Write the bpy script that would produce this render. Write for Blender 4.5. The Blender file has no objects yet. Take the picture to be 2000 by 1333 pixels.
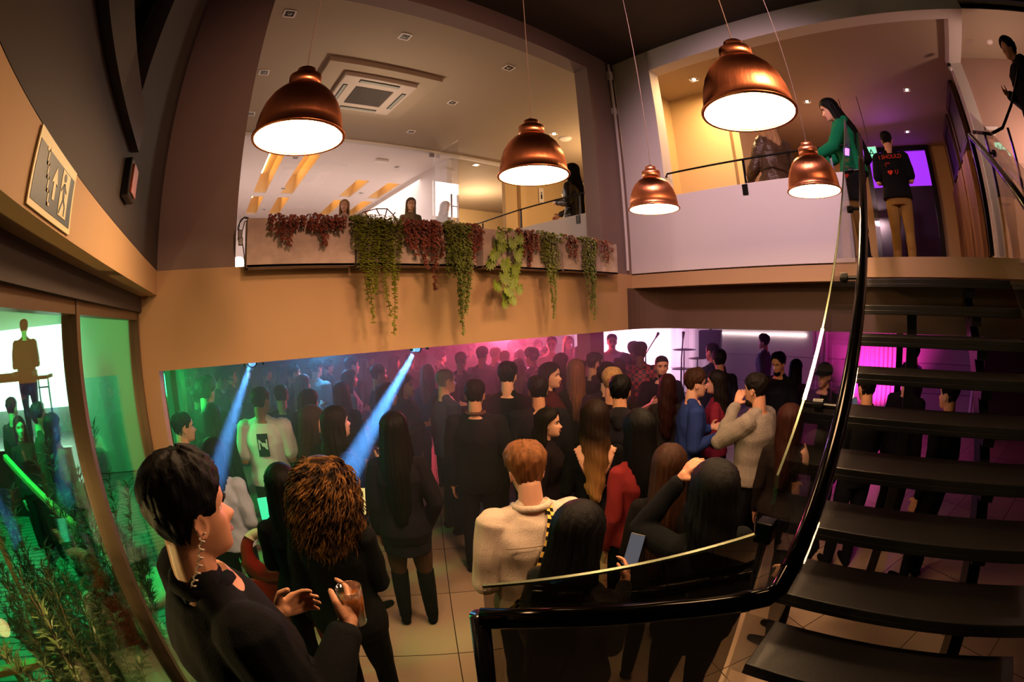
import bpy, math, random
import numpy as np
from mathutils import Vector, Matrix
R_ = math.radians
random.seed(7)
SC = bpy.context.scene
COL = SC.collection
# ---------------------------------------------------------------- camera
FPX = 877.85                      # focal length of the 15.8 mm fisheye lens in pixels of the 2000 px wide frame
YAW, PITCH, ROLL = -0.67720476, -0.06744704, -0.03590107
CAMZ = 2.32
def camrot():
    c, s = math.cos, math.sin
    base = np.array([[1, 0, 0], [0, 0, -1], [0, 1, 0]], float)
    Rz = np.array([[c(YAW), -s(YAW), 0], [s(YAW), c(YAW), 0], [0, 0, 1]])
    Rx = np.array([[1, 0, 0], [0, c(PITCH), -s(PITCH)], [0, s(PITCH), c(PITCH)]])
    Rr = np.array([[c(ROLL), -s(ROLL), 0], [s(ROLL), c(ROLL), 0], [0, 0, 1]])
    return Rz @ Rx @ base @ Rr
CM = camrot()
cd = bpy.data.cameras.new('camera')
cd.type = 'PANO'
cd.panorama_type = 'FISHEYE_EQUISOLID'
cd.fisheye_lens = FPX / 2000 * 36
cd.fisheye_fov = math.pi
cd.sensor_fit = 'HORIZONTAL'
cd.sensor_width = 36
cd.sensor_height = 36 * 1333 / 2000
cd.clip_start = 0.01
cd.clip_end = 100
cam = bpy.data.objects.new('camera', cd)
COL.objects.link(cam)
m4 = Matrix([[*CM[0], 0], [*CM[1], 0], [*CM[2], CAMZ], [0, 0, 0, 1]])
cam.matrix_world = m4
SC.camera = cam

def ray(px, py):
    """direction in the room of a point measured in the photograph"""
    x, y = px - 1000, 666.5 - py
    r = math.hypot(x, y) + 1e-9
    t = 2 * math.asin(min(r / (2 * FPX), .999))
    return CM @ np.array([x / r * math.sin(t), y / r * math.sin(t), -math.cos(t)])
def on(px, py, x=None, y=None, z=None):
    """point where that direction meets the plane x=, y= or z= of the room"""
    d = ray(px, py)
    k = x / d[0] if x is not None else (y / d[1] if y is not None else (z - CAMZ) / d[2])
    return Vector((d[0] * k, d[1] * k, d[2] * k + CAMZ))
def far(px, py, dist):
    d = ray(px, py); k = dist / math.hypot(d[0], d[1])
    return Vector((d[0] * k, d[1] * k, d[2] * k + CAMZ))

# ---------------------------------------------------------------- world, exposure
w = bpy.data.worlds.new('night'); SC.world = w; w.use_nodes = True
w.node_tree.nodes['Background'].inputs[0].default_value = (.32, .18, .14, 1)
w.node_tree.nodes['Background'].inputs[1].default_value = .035
SC.view_settings.view_transform = 'Standard'
SC.view_settings.look = 'None'
SC.view_settings.gamma = 1
SC.view_settings.use_curve_mapping = False
SC.view_settings.exposure = 0.0
SC.cycles.max_bounces = 5
SC.cycles.diffuse_bounces = 3
SC.cycles.glossy_bounces = 3
SC.cycles.transmission_bounces = 3
SC.cycles.transparent_max_bounces = 12
SC.cycles.volume_bounces = 0
SC.cycles.sample_clamp_indirect = 3.0
SC.cycles.caustics_reflective = False
SC.cycles.caustics_refractive = False
try:
    SC.cycles.use_denoising = True
    SC.cycles.denoiser = 'OPENIMAGEDENOISE'
except Exception:
    pass

# ---------------------------------------------------------------- lamps of the place and added fills
def lamp(name, kind, loc, target, power, color, **kw):
    l = bpy.data.lights.new(name, kind); l.energy = power; l.color = color
    for k, v in kw.items(): setattr(l, k, v)
    o = bpy.data.objects.new(name, l); COL.objects.link(o); o.location = loc
    if target is not None:
        o.rotation_euler = (Vector(target) - Vector(loc)).to_track_quat('-Z', 'Y').to_euler()
    return o
WARM = (1, .56, .24)
PENDANTS = [(.28, 1.49), (1.39, 1.52), (1.38, .43), (2.47, 1.55), (2.57, .47)]
PEND_Z = CAMZ + .635
# stage wash: pink from the left of the stage, white-violet from its right, both hung above the stage
lamp('stage_wash_pink', 'AREA', (5.2, 6.8, 2.0), (2.2, 2.2, 1.2), 300, (1, .1, .22), shape='DISK', size=.5)
lamp('stage_wash_violet', 'AREA', (7.6, 5.6, 2.02), (4.5, 1.0, 1.2), 90, (.55, .3, 1), shape='DISK', size=.5)
lamp('stage_back_wash', 'AREA', (8.4, 6.6, 1.2), (9.6, 7.3, 1.3), 170, (1, .6, .8), shape='DISK', size=.9)  # added low before the cloth to make it glare
# moving heads hung under the mezzanine, blue-white beams down into the crowd
B1 = (tuple(on(491, 711, z=2.035)), tuple(far(443, 858, 2.55))); B2 = (tuple(on(812, 684, z=2.035)), tuple(far(690, 905, 2.75)))
BEAMS = [(*B1, 2.6, 6000), (*B2, 3.6, 15500)]
for i, (a, b, ang, pw) in enumerate(BEAMS):
    lamp('moving_head_beam', 'SPOT', a, b, pw, (.10, .38, 1), spot_size=R_(ang * 2), spot_blend=.25, shadow_soft_size=.02)
# wide cyan/green wash on the left part of the crowd
lamp('crowd_wash_cyan', 'AREA', (1.6, 6.2, 2.03), (.3, 3.2, 1.2), 38, (.08, .5, 1), shape='DISK', size=.3)
lamp('crowd_wash_green', 'AREA', (-.48, 4.3, 1.85), (.4, 3.4, 1.2), 15, (.02, 1, .18), shape='DISK', size=.3)
# outside terrace, flooded green
lamp('terrace_flood', 'AREA', (-2.6, 3.4, 3.4), (-2.4, 6.0, 1.0), 330, (.0, 1, .22), shape='DISK', size=.8)
lamp('terrace_ground_lamp', 'POINT', on(12, 1228, x=-1.0), None, 30, (1, .55, .22), shadow_soft_size=.03)
# bar side, magenta
lamp('bar_wash_magenta', 'SPOT', (8.75, .62, .35), (9.8, .55, 1.3), 230, (1, .04, .5), spot_size=R_(95), spot_blend=.7, shadow_soft_size=.08)
lamp('bar_fill_violet', 'AREA', (7.2, -.2, 2.0), (7.4, 0, 0), 9, (.7, .04, .75), shape='DISK', size=.3)
lamp('stair_head_fill', 'POINT', (4.75, -2.3, 4.0), None, 34, (1, .60, .46), shadow_soft_size=.1)  # unseen fill added to brighten the rosy wall
lamp('side_wall_spot', 'SPOT', (6.6, -.2, 5.0), (6.6, -1.5, 3.9), 60, (1, .62, .28), spot_size=R_(80), spot_blend=.8, shadow_soft_size=.05)  # warm spot aimed at the upper side wall
# upper rooms
lamp('white_room_light', 'AREA', (2.6, 9.5, CAMZ + 2.8), (2.6, 9.5, 0), 190, (1, .80, .74), shape='RECTANGLE', size=4.5, size_y=3)
lamp('white_room_uplight', 'AREA', (2.0, 9.0, 3.1), (2.0, 9.0, 9), 45, (1, .78, .72), shape='RECTANGLE', size=4.0, size_y=3)
lamp('upper_room_warm', 'AREA', (4.75, 1.9, CAMZ + 2.75), (4.9, 2.2, 2.7), 45, (1, .60, .25), shape='DISK', size=.4)
lamp('upper_room_warm', 'POINT', (5.9, 4.7, 4.3), None, 95, (1, .62, .30), shadow_soft_size=.12)  # mid-air point added to brighten cream walls and ceiling
lamp('upper_room_warm', 'POINT', (6.0, 8.6, 4.5), None, 110, (1, .70, .42), shadow_soft_size=.12)  # mid-air point added to brighten the room further back
lamp('glass_room_fill', 'POINT', (1.9, 4.9, 4.1), None, 42, (1, .74, .52), shadow_soft_size=.12)  # added fill for the grey ceiling, whose own spots are unlit
lamp('upper_room_violet', 'AREA', (7.6, -.2, 4.7), (6.0, 0, 4.6), 4, (.45, .08, 1), shape='DISK', size=.4)
lamp('upper_hall_warm', 'POINT', (6.6, .9, 4.2), None, 22, (1, .45, .2), shadow_soft_size=.1)
lamp('void_violet_wash', 'SPOT', (1.0, .6, 5.2), (4.1, 1.2, 3.4), 560, (1, .60, .66), spot_size=R_(70), spot_blend=1.0, shadow_soft_size=.2)
lamp('void_warm_wash', 'SPOT', (.9, -.9, 4.2), (1.7, 2.9, 3.0), 300, (1, .50, .30), spot_size=R_(80), spot_blend=1.0, shadow_soft_size=.2)  # unseen spot added to light the planter fronts and copper shades

# ---------------------------------------------------------------- materials
def lin(c):
    return tuple(((v / 12.92) if v <= .04045 else ((v + .055) / 1.055) ** 2.4) for v in c)
def hexc(h):
    return lin(tuple(int(h[i:i + 2], 16) / 255 for i in (0, 2, 4)))
MATS = {}
def mat(name, col='808080', rough=.6, metal=0, emit=None, es=0, bump=0, bscale=40, var=0, vscale=6, coat=0, sheen=0, alpha=1, stretch=None, spec=.5, aniso=0):
    key = (name,)
    if key in MATS: return MATS[key]
    m = bpy.data.materials.new(name); m.use_nodes = True
    nt = m.node_tree; b = nt.nodes['Principled BSDF']
    c = hexc(col) if isinstance(col, str) else col
    b.inputs['Base Color'].default_value = (*c, 1)
    b.inputs['Roughness'].default_value = rough
    b.inputs['Metallic'].default_value = metal
    b.inputs['Specular IOR Level'].default_value = spec
    b.inputs['Coat Weight'].default_value = coat
    b.inputs['Sheen Weight'].default_value = sheen
    b.inputs['Anisotropic'].default_value = aniso
    if emit:
        e = hexc(emit) if isinstance(emit, str) else emit
        b.inputs['Emission Color'].default_value = (*e, 1); b.inputs['Emission Strength'].default_value = es
    tc = nt.nodes.new('ShaderNodeTexCoord')
    src = tc.outputs['Object']
    if stretch:
        mp = nt.nodes.new('ShaderNodeMapping'); mp.inputs['Scale'].default_value = stretch
        nt.links.new(src, mp.inputs[0]); src = mp.outputs[0]
    if bump:
        n = nt.nodes.new('ShaderNodeTexNoise'); n.inputs['Scale'].default_value = bscale; n.inputs['Detail'].default_value = 4
        nt.links.new(src, n.inputs['Vector'])
        bp = nt.nodes.new('ShaderNodeBump'); bp.inputs['Strength'].default_value = bump; bp.inputs['Distance'].default_value = .02
        nt.links.new(n.outputs[0], bp.inputs['Height']); nt.links.new(bp.outputs[0], b.inputs['Normal'])
    if var:
        n = nt.nodes.new('ShaderNodeTexNoise'); n.inputs['Scale'].default_value = vscale; n.inputs['Detail'].default_value = 5
        nt.links.new(src, n.inputs['Vector'])
        r = nt.nodes.new('ShaderNodeValToRGB')
        r.color_ramp.elements[0].position = .3; r.color_ramp.elements[1].position = .7
        r.color_ramp.elements[0].color = (*[max(0, x * (1 - var)) for x in c], 1)
        r.color_ramp.elements[1].color = (*[min(1, x * (1 + var)) for x in c], 1)
        nt.links.new(n.outputs[0], r.inputs[0]); nt.links.new(r.outputs[0], b.inputs['Base Color'])
    MATS[key] = m
    return m
def emis(name, col='ffffff', s=1):
    return mat(name, '000000', .5, emit=col, es=s)
def glassmat(name, tint=(1, 1, 1), refl=.06, rough=0.0):
    """thin pane: mostly see-through, mirror share by the Fresnel law"""
    if (name,) in MATS: return MATS[(name,)]
    m = bpy.data.materials.new(name); m.use_nodes = True; nt = m.node_tree; nt.nodes.clear()
    out = nt.nodes.new('ShaderNodeOutputMaterial'); mx = nt.nodes.new('ShaderNodeMixShader')
    t = nt.nodes.new('ShaderNodeBsdfTransparent'); t.inputs[0].default_value = (*tint, 1)
    g = nt.nodes.new('ShaderNodeBsdfGlossy'); g.inputs['Roughness'].default_value = rough; g.inputs[0].default_value = (1, 1, 1, 1)
    lw = nt.nodes.new('ShaderNodeLayerWeight'); lw.inputs[0].default_value = .35
    mth = nt.nodes.new('ShaderNodeMath'); mth.operation = 'MULTIPLY_ADD'; mth.inputs[1].default_value = .4; mth.inputs[2].default_value = refl
    nt.links.new(lw.outputs['Fresnel'], mth.inputs[0]); nt.links.new(mth.outputs[0], mx.inputs[0])
    nt.links.new(t.outputs[0], mx.inputs[1]); nt.links.new(g.outputs[0], mx.inputs[2]); nt.links.new(mx.outputs[0], out.inputs[0])
    MATS[(name,)] = m; return m
def checker(name, c1, c2, scale, rough=.6):
    m = mat(name, c1, rough); nt = m.node_tree
    ck = nt.nodes.new('ShaderNodeTexChecker'); ck.inputs['Scale'].default_value = scale
    ck.inputs['Color1'].default_value = (*hexc(c1), 1); ck.inputs['Color2'].default_value = (*hexc(c2), 1)
    tc = nt.nodes.new('ShaderNodeTexCoord'); nt.links.new(tc.outputs['Object'], ck.inputs[0])
    nt.links.new(ck.outputs[0], nt.nodes['Principled BSDF'].inputs['Base Color']); return m

M_taupe = mat('taupe wall paint', '7d6a64', .75, bump=.03, bscale=60)
M_beam = mat('beige wall paint', 'b8946a', .7, bump=.03, bscale=60)
M_white = mat('white wall paint', 'd9d2cf', .7, bump=.02, bscale=60)
M_ceil = mat('grey brown ceiling paint', '8a7c72', .8, bump=.02, bscale=30)
M_dark = mat('dark wall paint', '352c27', .75)
M_stip = mat('stippled white ceiling', 'e8dfd9', .85, bump=.5, bscale=180)
M_black = mat('black lacquer', '0c0c0d', .25, coat=.3)
M_blackmetal = mat('black metal', '0b0b0c', .4, .3)
M_steeldark = mat('polished dark steel tube', '1a1816', .13, .95)
M_concrete = mat('planter concrete', 'b09c92', .85, bump=.3, bscale=25, var=.18, vscale=9)
M_copper = mat('brushed copper', 'ef9868', .30, 1, bump=.12, bscale=30, stretch=(1, 1, .02), aniso=.6)
_b = M_copper.node_tree.nodes['Principled BSDF']; _tn = M_copper.node_tree.nodes.new('ShaderNodeTangent'); _tn.direction_type = 'RADIAL'; _tn.axis = 'Z'
_b.inputs['Anisotropic'].default_value = .85; M_copper.node_tree.links.new(_tn.outputs[0], _b.inputs['Tangent'])
M_pend = emis('lit lamp interior', (1, .60, .30), 85)
M_glass = glassmat('clear pane')
M_glasswin = glassmat('window pane', (.86, .96, .90), .015)
M_alu = mat('bronze anodised frame', '6d5a48', .4, .6)

# ---------------------------------------------------------------- mesh helpers
class G:
    def __init__(s): s.v = []; s.f = []; s.m = []
    def add(s, vs, fs, mi=0):
        o = len(s.v); s.v += [tuple(v) for v in vs]; s.f += [tuple(i + o for i in f) for f in fs]; s.m += [mi] * len(fs); return s
    def box(s, x0, x1, y0, y1, z0, z1, mi=0):
        return s.add([(x0, y0, z0), (x1, y0, z0), (x1, y1, z0), (x0, y1, z0), (x0, y0, z1), (x1, y0, z1), (x1, y1, z1), (x0, y1, z1)],
                     [(0, 3, 2, 1), (4, 5, 6, 7), (0, 1, 5, 4), (1, 2, 6, 5), (2, 3, 7, 6), (3, 0, 4, 7)], mi)
    def obox(s, a, b, wid, hei, up=(0, 0, 1), mi=0):
        """bar from a to b with a rectangular section"""
        a = Vector(a); b = Vector(b); d = (b - a).normalized(); u = Vector(up)
        sd = d.cross(u)
        if sd.length < 1e-4: sd = d.cross(Vector((1, 0, 0)))
        sd.normalize(); u = sd.cross(d).normalized(); sd *= wid / 2; u *= hei / 2
        vs = [p + q for p in (a, b) for q in (-sd - u, sd - u, sd + u, -sd + u)]
        return s.add(vs, [(0, 1, 2, 3), (7, 6, 5, 4), (0, 4, 5, 1), (1, 5, 6, 2), (2, 6, 7, 3), (3, 7, 4, 0)], mi)
    def prism(s, pts, h, axis='z', mi=0, at=0):
        """outline of 2-D points pushed along an axis from at to at+h"""
        n = len(pts)
        def P(p, t):
            return {'z': (p[0], p[1], t), 'y': (p[0], t, p[1]), 'x': (t, p[0], p[1])}[axis]
        vs = [P(p, at) for p in pts] + [P(p, at + h) for p in pts]
        fs = [tuple(range(n)), tuple(range(2 * n - 1, n - 1, -1))] + [(i, i + n, (i + 1) % n + n, (i + 1) % n) for i in range(n)]
        return s.add(vs, fs, mi)
    def rings(s, rings, cap=True, mi=0, closed=True):
        n = len(rings[0]); vs = [v for r in rings for v in r]; fs = []
        for i in range(len(rings) - 1):
            for j in range(n if closed else n - 1):
                k = (j + 1) % n
                fs.append((i * n + j, i * n + k, (i + 1) * n + k, (i + 1) * n + j))
        if cap:
            fs.append(tuple(range(n - 1, -1, -1))); fs.append(tuple((len(rings) - 1) * n + j for j in range(n)))
        return s.add(vs, fs, mi)
    def tube(s, pts, r, n=10, mi=0, cap=True):
        pts = [Vector(p) for p in pts]; rr = r if isinstance(r, (list, tuple)) else [r] * len(pts)
        rings = []; prev = None
        for i, p in enumerate(pts):
            d = (pts[min(i + 1, len(pts) - 1)] - pts[max(i - 1, 0)]).normalized()
            if prev is None:
                u = d.cross(Vector((0, 0, 1)))
                if u.length < .05: u = d.cross(Vector((0, 1, 0)))
            else:
                u = prev - d * prev.dot(d)
            u.normalize(); prev = u; v = d.cross(u)
            rings.append([p + (u * math.cos(t) + v * math.sin(t)) * rr[i] for t in [2 * math.pi * k / n for k in range(n)]])
        return s.rings(rings, cap, mi)
    def cap(s, a, b, ra, rb, n=12, mi=0):
        """tapered limb with round ends"""
        a = Vector(a); b = Vector(b); d = b - a; L = d.length
        if L < 1e-5: d = Vector((0, 0, 1))
        d.normalize(); u = d.cross(Vector((.3, .9, .2))); u.normalize(); v = d.cross(u)
        rings = []
        for t in (-80, -50, -20):
            q = R_(t); rings.append((a + d * math.sin(q) * ra, math.cos(q) * ra))
        for k in (.33, .66): rings.append((a.lerp(b, k), ra + (rb - ra) * k))
        for t in (20, 50, 80):
            q = R_(t); rings.append((b + d * math.sin(q) * rb, math.cos(q) * rb))
        return s.rings([[c + (u * math.cos(x) + v * math.sin(x)) * r for x in [2 * math.pi * k / n for k in range(n)]] for c, r in rings], True, mi)
    def ell(s, c, r, n=14, m=9, mi=0, rot=None):
        rings = []
        for i in range(m):
            t = math.pi * (i + .5) / m
            rg = [Vector((r[0] * math.sin(t) * math.cos(p), r[1] * math.sin(t) * math.sin(p), r[2] * math.cos(t))) for p in [2 * math.pi * k / n for k in range(n)]]
            if rot: rg = [rot @ q for q in rg]
            rings.append([q + Vector(c) for q in rg])
        return s.rings(rings, True, mi)
    def lathe(s, prof, c=(0, 0, 0), n=32, mi=0, cap=False):
        return s.rings([[(c[0] + r * math.cos(t), c[1] + r * math.sin(t), c[2] + z) for t in [2 * math.pi * k / n for k in range(n)]] for r, z in prof], cap, mi)
    def mesh(s, name='m', smooth=False):
        me = bpy.data.meshes.new(name); me.from_pydata(s.v, [], s.f); me.update()
        me.polygons.foreach_set('material_index', s.m)
        if smooth: me.polygons.foreach_set('use_smooth', [True] * len(s.f))
        return me
def put(name, me, mats, parent=None, label=None, cat=None, group=None, kind=None, loc=None, rz=0, bevel=0, smooth=False, sub=0, ang=None):
    if isinstance(me, G): me = me.mesh(name, smooth)
    if not isinstance(mats, (list, tuple)): mats = [mats]
    if not me.materials:
        for m in mats: me.materials.append(m)
    o = bpy.data.objects.new(name, me); COL.objects.link(o)
    if parent: o.parent = parent
    if loc is not None: o.location = loc
    if rz: o.rotation_euler = (0, 0, rz)
    if bevel:
        b = o.modifiers.new('b', 'BEVEL'); b.width = bevel; b.segments = 2; b.limit_method = 'ANGLE'
    if sub:
        q = o.modifiers.new('s', 'SUBSURF'); q.levels = sub; q.render_levels = sub
    tag(o, label, cat, group, kind)
    return o
def tag(o, label=None, cat=None, group=None, kind=None):
    if label: o['label'] = label
    if cat: o['category'] = cat
    if group: o['group'] = group
    if kind: o['kind'] = kind
    return o
def empty(name, loc=(0, 0, 0), rz=0, label=None, cat=None, group=None):
    o = bpy.data.objects.new(name, None); COL.objects.link(o); o.location = loc; o.rotation_euler = (0, 0, rz)
    o.empty_display_size = .1
    return tag(o, label, cat, group)
def struct(name, g, m, **kw):
    return put(name, g, m, kind='structure', **kw)
def bx(x0, x1, y0, y1, z0, z1):
    return G().box(x0, x1, y0, y1, z0, z1)
# ---------------------------------------------------------------- the building
DA, DB, F2, FB, UC, IC = 2.935, 4.10, 2.685, 2.075, 5.37, 5.22
def tilemat():
    m = mat('glossy beige floor tiles', 'b59a80', .22, bump=.02, bscale=8); nt = m.node_tree; b = nt.nodes['Principled BSDF']
    br = nt.nodes.new('ShaderNodeTexBrick'); br.offset = 0; br.inputs['Scale'].default_value = 1
    br.inputs['Brick Width'].default_value = .8; br.inputs['Row Height'].default_value = .8; br.inputs['Mortar Size'].default_value = .004
    br.inputs['Color1'].default_value = (*hexc('b89d84'), 1); br.inputs['Color2'].default_value = (*hexc('ab8f76'), 1); br.inputs['Mortar'].default_value = (*hexc('3a2c22'), 1)
    mp = nt.nodes.new('ShaderNodeMapping'); mp.inputs['Rotation'].default_value = (0, 0, R_(28)); tc = nt.nodes.new('ShaderNodeTexCoord')
    nt.links.new(tc.outputs['Object'], mp.inputs[0]); nt.links.new(mp.outputs[0], br.inputs[0]); nt.links.new(br.outputs[0], b.inputs['Base Color'])
    return m
struct('floor', bx(-.56, 13, -4, 14, -.1, 0), tilemat())
struct('wall_outer_back', bx(-.6, 13.1, 14, 14.1, 0, FB), mat('brick back wall of the dance room', '75625e', .8, bump=.2, bscale=12))
# back wall of the stage side: pale block wall
mb = mat('pale block wall', 'cdbfc2', .8, bump=.1, bscale=10); nt = mb.node_tree
br = nt.nodes.new('ShaderNodeTexBrick'); br.inputs['Scale'].default_value = 1; br.inputs['Brick Width'].default_value = .6; br.inputs['Row Height'].default_value = .25; br.inputs['Mortar Size'].default_value = .008
br.inputs['Color1'].default_value = (*hexc('cdbfc2'), 1); br.inputs['Color2'].default_value = (*hexc('bdb0b4'), 1); br.inputs['Mortar'].default_value = (*hexc('7d6f74'), 1)
mp = nt.nodes.new('ShaderNodeMapping'); mp.inputs['Rotation'].default_value = (R_(90), 0, R_(90)); tc = nt.nodes.new('ShaderNodeTexCoord')
nt.links.new(tc.outputs['Object'], mp.inputs[0]); nt.links.new(mp.outputs[0], br.inputs[0]); nt.links.new(br.outputs[0], nt.nodes['Principled BSDF'].inputs['Base Color'])
struct('wall_far_east', bx(9.9, 10.05, -4, 14, 0, FB), mb)
struct('wall_rear', bx(-.6, 13, -4.1, -4, 0, UC), M_dark)
struct('ceiling_lower', G().box(-.6, 4.42, DA + .2, 14.1, FB, F2 - .01).box(4.42, 13, -4, 14.1, FB, F2 - .01), M_taupe)
# mezzanine fascia with its rounded inner corner, running on below the balcony
fp = [(-.60, DA), (4.0, DA), (4.0, DA + .21), (-.60, DA + .21)]
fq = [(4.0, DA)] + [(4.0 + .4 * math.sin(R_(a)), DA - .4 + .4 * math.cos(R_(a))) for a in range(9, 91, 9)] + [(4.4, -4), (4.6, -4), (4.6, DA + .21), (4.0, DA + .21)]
struct('wall_east_recessed', G().prism(fq, 2.53 - FB, 'z', 0, FB), mat('brown wall paint with shade', '5c4438', .75))  # brown paint plus the shade below the balcony, put into one colour
ff = G().prism(fp, 2.53 - FB, 'z', 0, FB); ff.box(-.60, DB, DA, DA + .21, 2.53, F2)
struct('wall_north_lower', ff, M_beam, bevel=0)
struct('wall_east_lower', G().box(DB, 4.6, -4, DA + .2, 2.53, F2), M_beam)
struct('trim_4', G().box(3.68, DB, -1.2, .30, 2.535, F2), M_beam)
struct('floor_upper', G().box(DB, 9.5, -4, 12.5, F2 - .01, F2 + .005).box(-.45, DB, DA + .2, 12.5, F2 - .01, F2 + .005), mat('upper floor boards', '6d4c35', .5))
# wall A above the fascia
wa = G().box(-.386, .165, DA, DA + .2, F2, UC).box(3.60, DB, DA, DA + .2, F2, UC).box(.165, 3.60, DA, DA + .2, 5.12, UC)
struct('wall_opening_surround', wa, M_taupe)
struct('ceiling_main', bx(-.6, DB + .2, -4, DA + .2, UC, UC + .1), M_dark)
# wall B: lilac-white frame and parapet
wb = G().box(DB, DB + .19, 2.41, DA, F2, UC).box(DB, DB + .19, -1.36, 2.41, 5.09, UC).box(DB, 5.45, -1.55, -1.36, 5.09, UC).box(5.28, 5.45, -1.55, -1.38, F2, 5.09)
struct('wall_balcony_frame', wb, M_white, bevel=.004)
struct('wall_east_low', G().box(DB, DB + .11, .42, 2.41, F2, CAMZ + 1.175).box(DB, DB + .11, DA + .2, 6.3, F2, CAMZ + 1.175), M_white, bevel=.004)
g = G().tube([(3.99, DA - .03, UC - .05), (3.99, DA - .03, 2.72)], .016, 8); g.box(3.96, 4.02, DA - .05, DA, UC - .28, UC - .16); g.box(3.965, 4.015, DA - .045, DA, 4.6, 4.68)
put('cable_conduit', g, M_white, label='thin white cable conduit running down the corner beside the lilac frame', cat='conduit', smooth=False)
# wall C (window side)
struct('wall_window_side_upper', G().box(-.6, -.386, -4, DA, F2 + .002, 3.13).box(-.6, -.386, 1.62, DA, 3.13, UC).box(-.6, -.386, -4, 1.62, 5.0, UC).box(-.6, -.386, -4, -1.2, 3.13, 5.0), M_dark)
struct('wall_window_side_beam', G().box(-.6, -.386, -4, DA, 2.535, F2), M_beam)
struct('trim_2', G().box(-.62, -.50, -4, DA, 2.44, 2.535), M_dark)
struct('wall_northwest', G().box(-.60, -.40, DA, DA + .22, 0, FB), M_beam)
def window(n, y0, y1, z0, z1, xw, muls, glass=M_glasswin, fr=M_alu, wfr=.045):
    f = G().box(xw - .03, xw + .03, y0, y1, z1 - wfr, z1).box(xw - .03, xw + .03, y0, y1, z0, z0 + wfr)
    for y in [y0 + wfr / 2, y1 - wfr / 2] + muls: f.box(xw - .034, xw + .034, y - wfr / 2, y + wfr / 2, z0, z1)
    o = struct('window_%d' % n, f, fr)
    o2 = put('pane', G().box(xw - .004, xw + .004, y0 + .01, y1 - .01, z0 + .01, z1 - .01), glass, parent=o)
    return o
window(1, -2.5, DA, 0.02, 2.44, -.555, [1.54, -.4])
window(2, DA + .24, 9.0, 0.02, FB, -.555, [4.2, 5.4, 6.8], wfr=.05)
window(3, -1.2, 1.62, 3.13, 5.0, -.50, [.2], fr=M_blackmetal, wfr=.06)
tag(put('black_sill_box', G().box(-.386, -.35, -1.2, 1.68, 2.98, 3.13), M_black), 'long black box profile under the high window', 'profile')
t = empty('emergency_light', (-.37, 1.66, 2.86), label='small orange emergency light below the black profile on the dark side wall', cat='light')
put('housing', G().box(-.015, .02, -.07, .07, -.07, .07), M_black, t, bevel=.006); put('lens', G().box(.02, .028, -.05, .05, -.055, .05), mat('orange lens', '9a4420', .4), t)
# terrace
def deckmat():
    m = mat('terrace deck boards', '7f8a80', .5); nt = m.node_tree; b = nt.nodes['Principled BSDF']; br = nt.nodes.new('ShaderNodeTexBrick')
    br.inputs['Scale'].default_value = 1; br.inputs['Brick Width'].default_value = 3; br.inputs['Row Height'].default_value = .11; br.inputs['Mortar Size'].default_value = .010
    br.inputs['Color1'].default_value = (*hexc('7f8a80'), 1); br.inputs['Color2'].default_value = (*hexc('6f7a70'), 1); br.inputs['Mortar'].default_value = (*hexc('1c221d'), 1)
    mp = nt.nodes.new('ShaderNodeMapping'); mp.inputs['Rotation'].default_value = (0, 0, R_(-14)); tc = nt.nodes.new('ShaderNodeTexCoord')
    nt.links.new(tc.outputs['Object'], mp.inputs[0]); nt.links.new(mp.outputs[0], br.inputs[0]); nt.links.new(br.outputs[0], b.inputs['Base Color']); return m
struct('floor_outer', bx(-9, -.56, -4, 14, -.12, -.02), deckmat())
struct('wall_outer', G().box(-9.1, -9, -4, 14, 0, 5).box(-9, -.6, 12, 12.1, 0, 5), mat('terrace wall', '6f7a70', .8))
# upper rooms
struct('ceiling_upper_rooms', G().box(-.6, 9.5, DA + .2, 6.7, IC, IC + .1).box(DB + .19, 9.5, -4, DA + .2, IC, IC + .1).box(4.2, 9.5, 6.7, 12.5, IC, IC + .1), mat('upper ceiling paint', 'a4937f', .8))
p = G()
SLX = []
for a, b in (((528.5, 297), (494, 377)), ((590, 300), (552.5, 379)), ((704, 352), (655, 384)), ((764, 358), (711, 387))):
    q0 = on(*a, z=IC); q1 = on(*b, z=IC); SLX.append((q0, q1))
slots = []
for q0, q1 in SLX:
    xc = (q0.x + q1.x) / 2
    slots.append((xc, q0.y, q1.y)); slots.append((xc, q1.y + .3, min(q1.y + 2.0, 12.2)))
ys = sorted({6.7, 12.5} | {round(s[1], 3) for s in slots} | {round(s[2], 3) for s in slots}); xs = sorted({-.6, 4.2} | {round(s[0], 3) for s in slots} | {round(s[0] + .30, 3) for s in slots})
g = G(); gs = G()
for i in range(len(xs) - 1):
    for j in range(len(ys) - 1):
        cx, cy = (xs[i] + xs[i + 1]) / 2, (ys[j] + ys[j + 1]) / 2
        if any(s[0] < cx < s[0] + .30 and s[1] < cy < s[2] for s in slots): continue
        g.box(xs[i], xs[i + 1], ys[j], ys[j + 1], IC, IC + .03)
struct('ceiling_white_room', g, M_stip)
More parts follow.
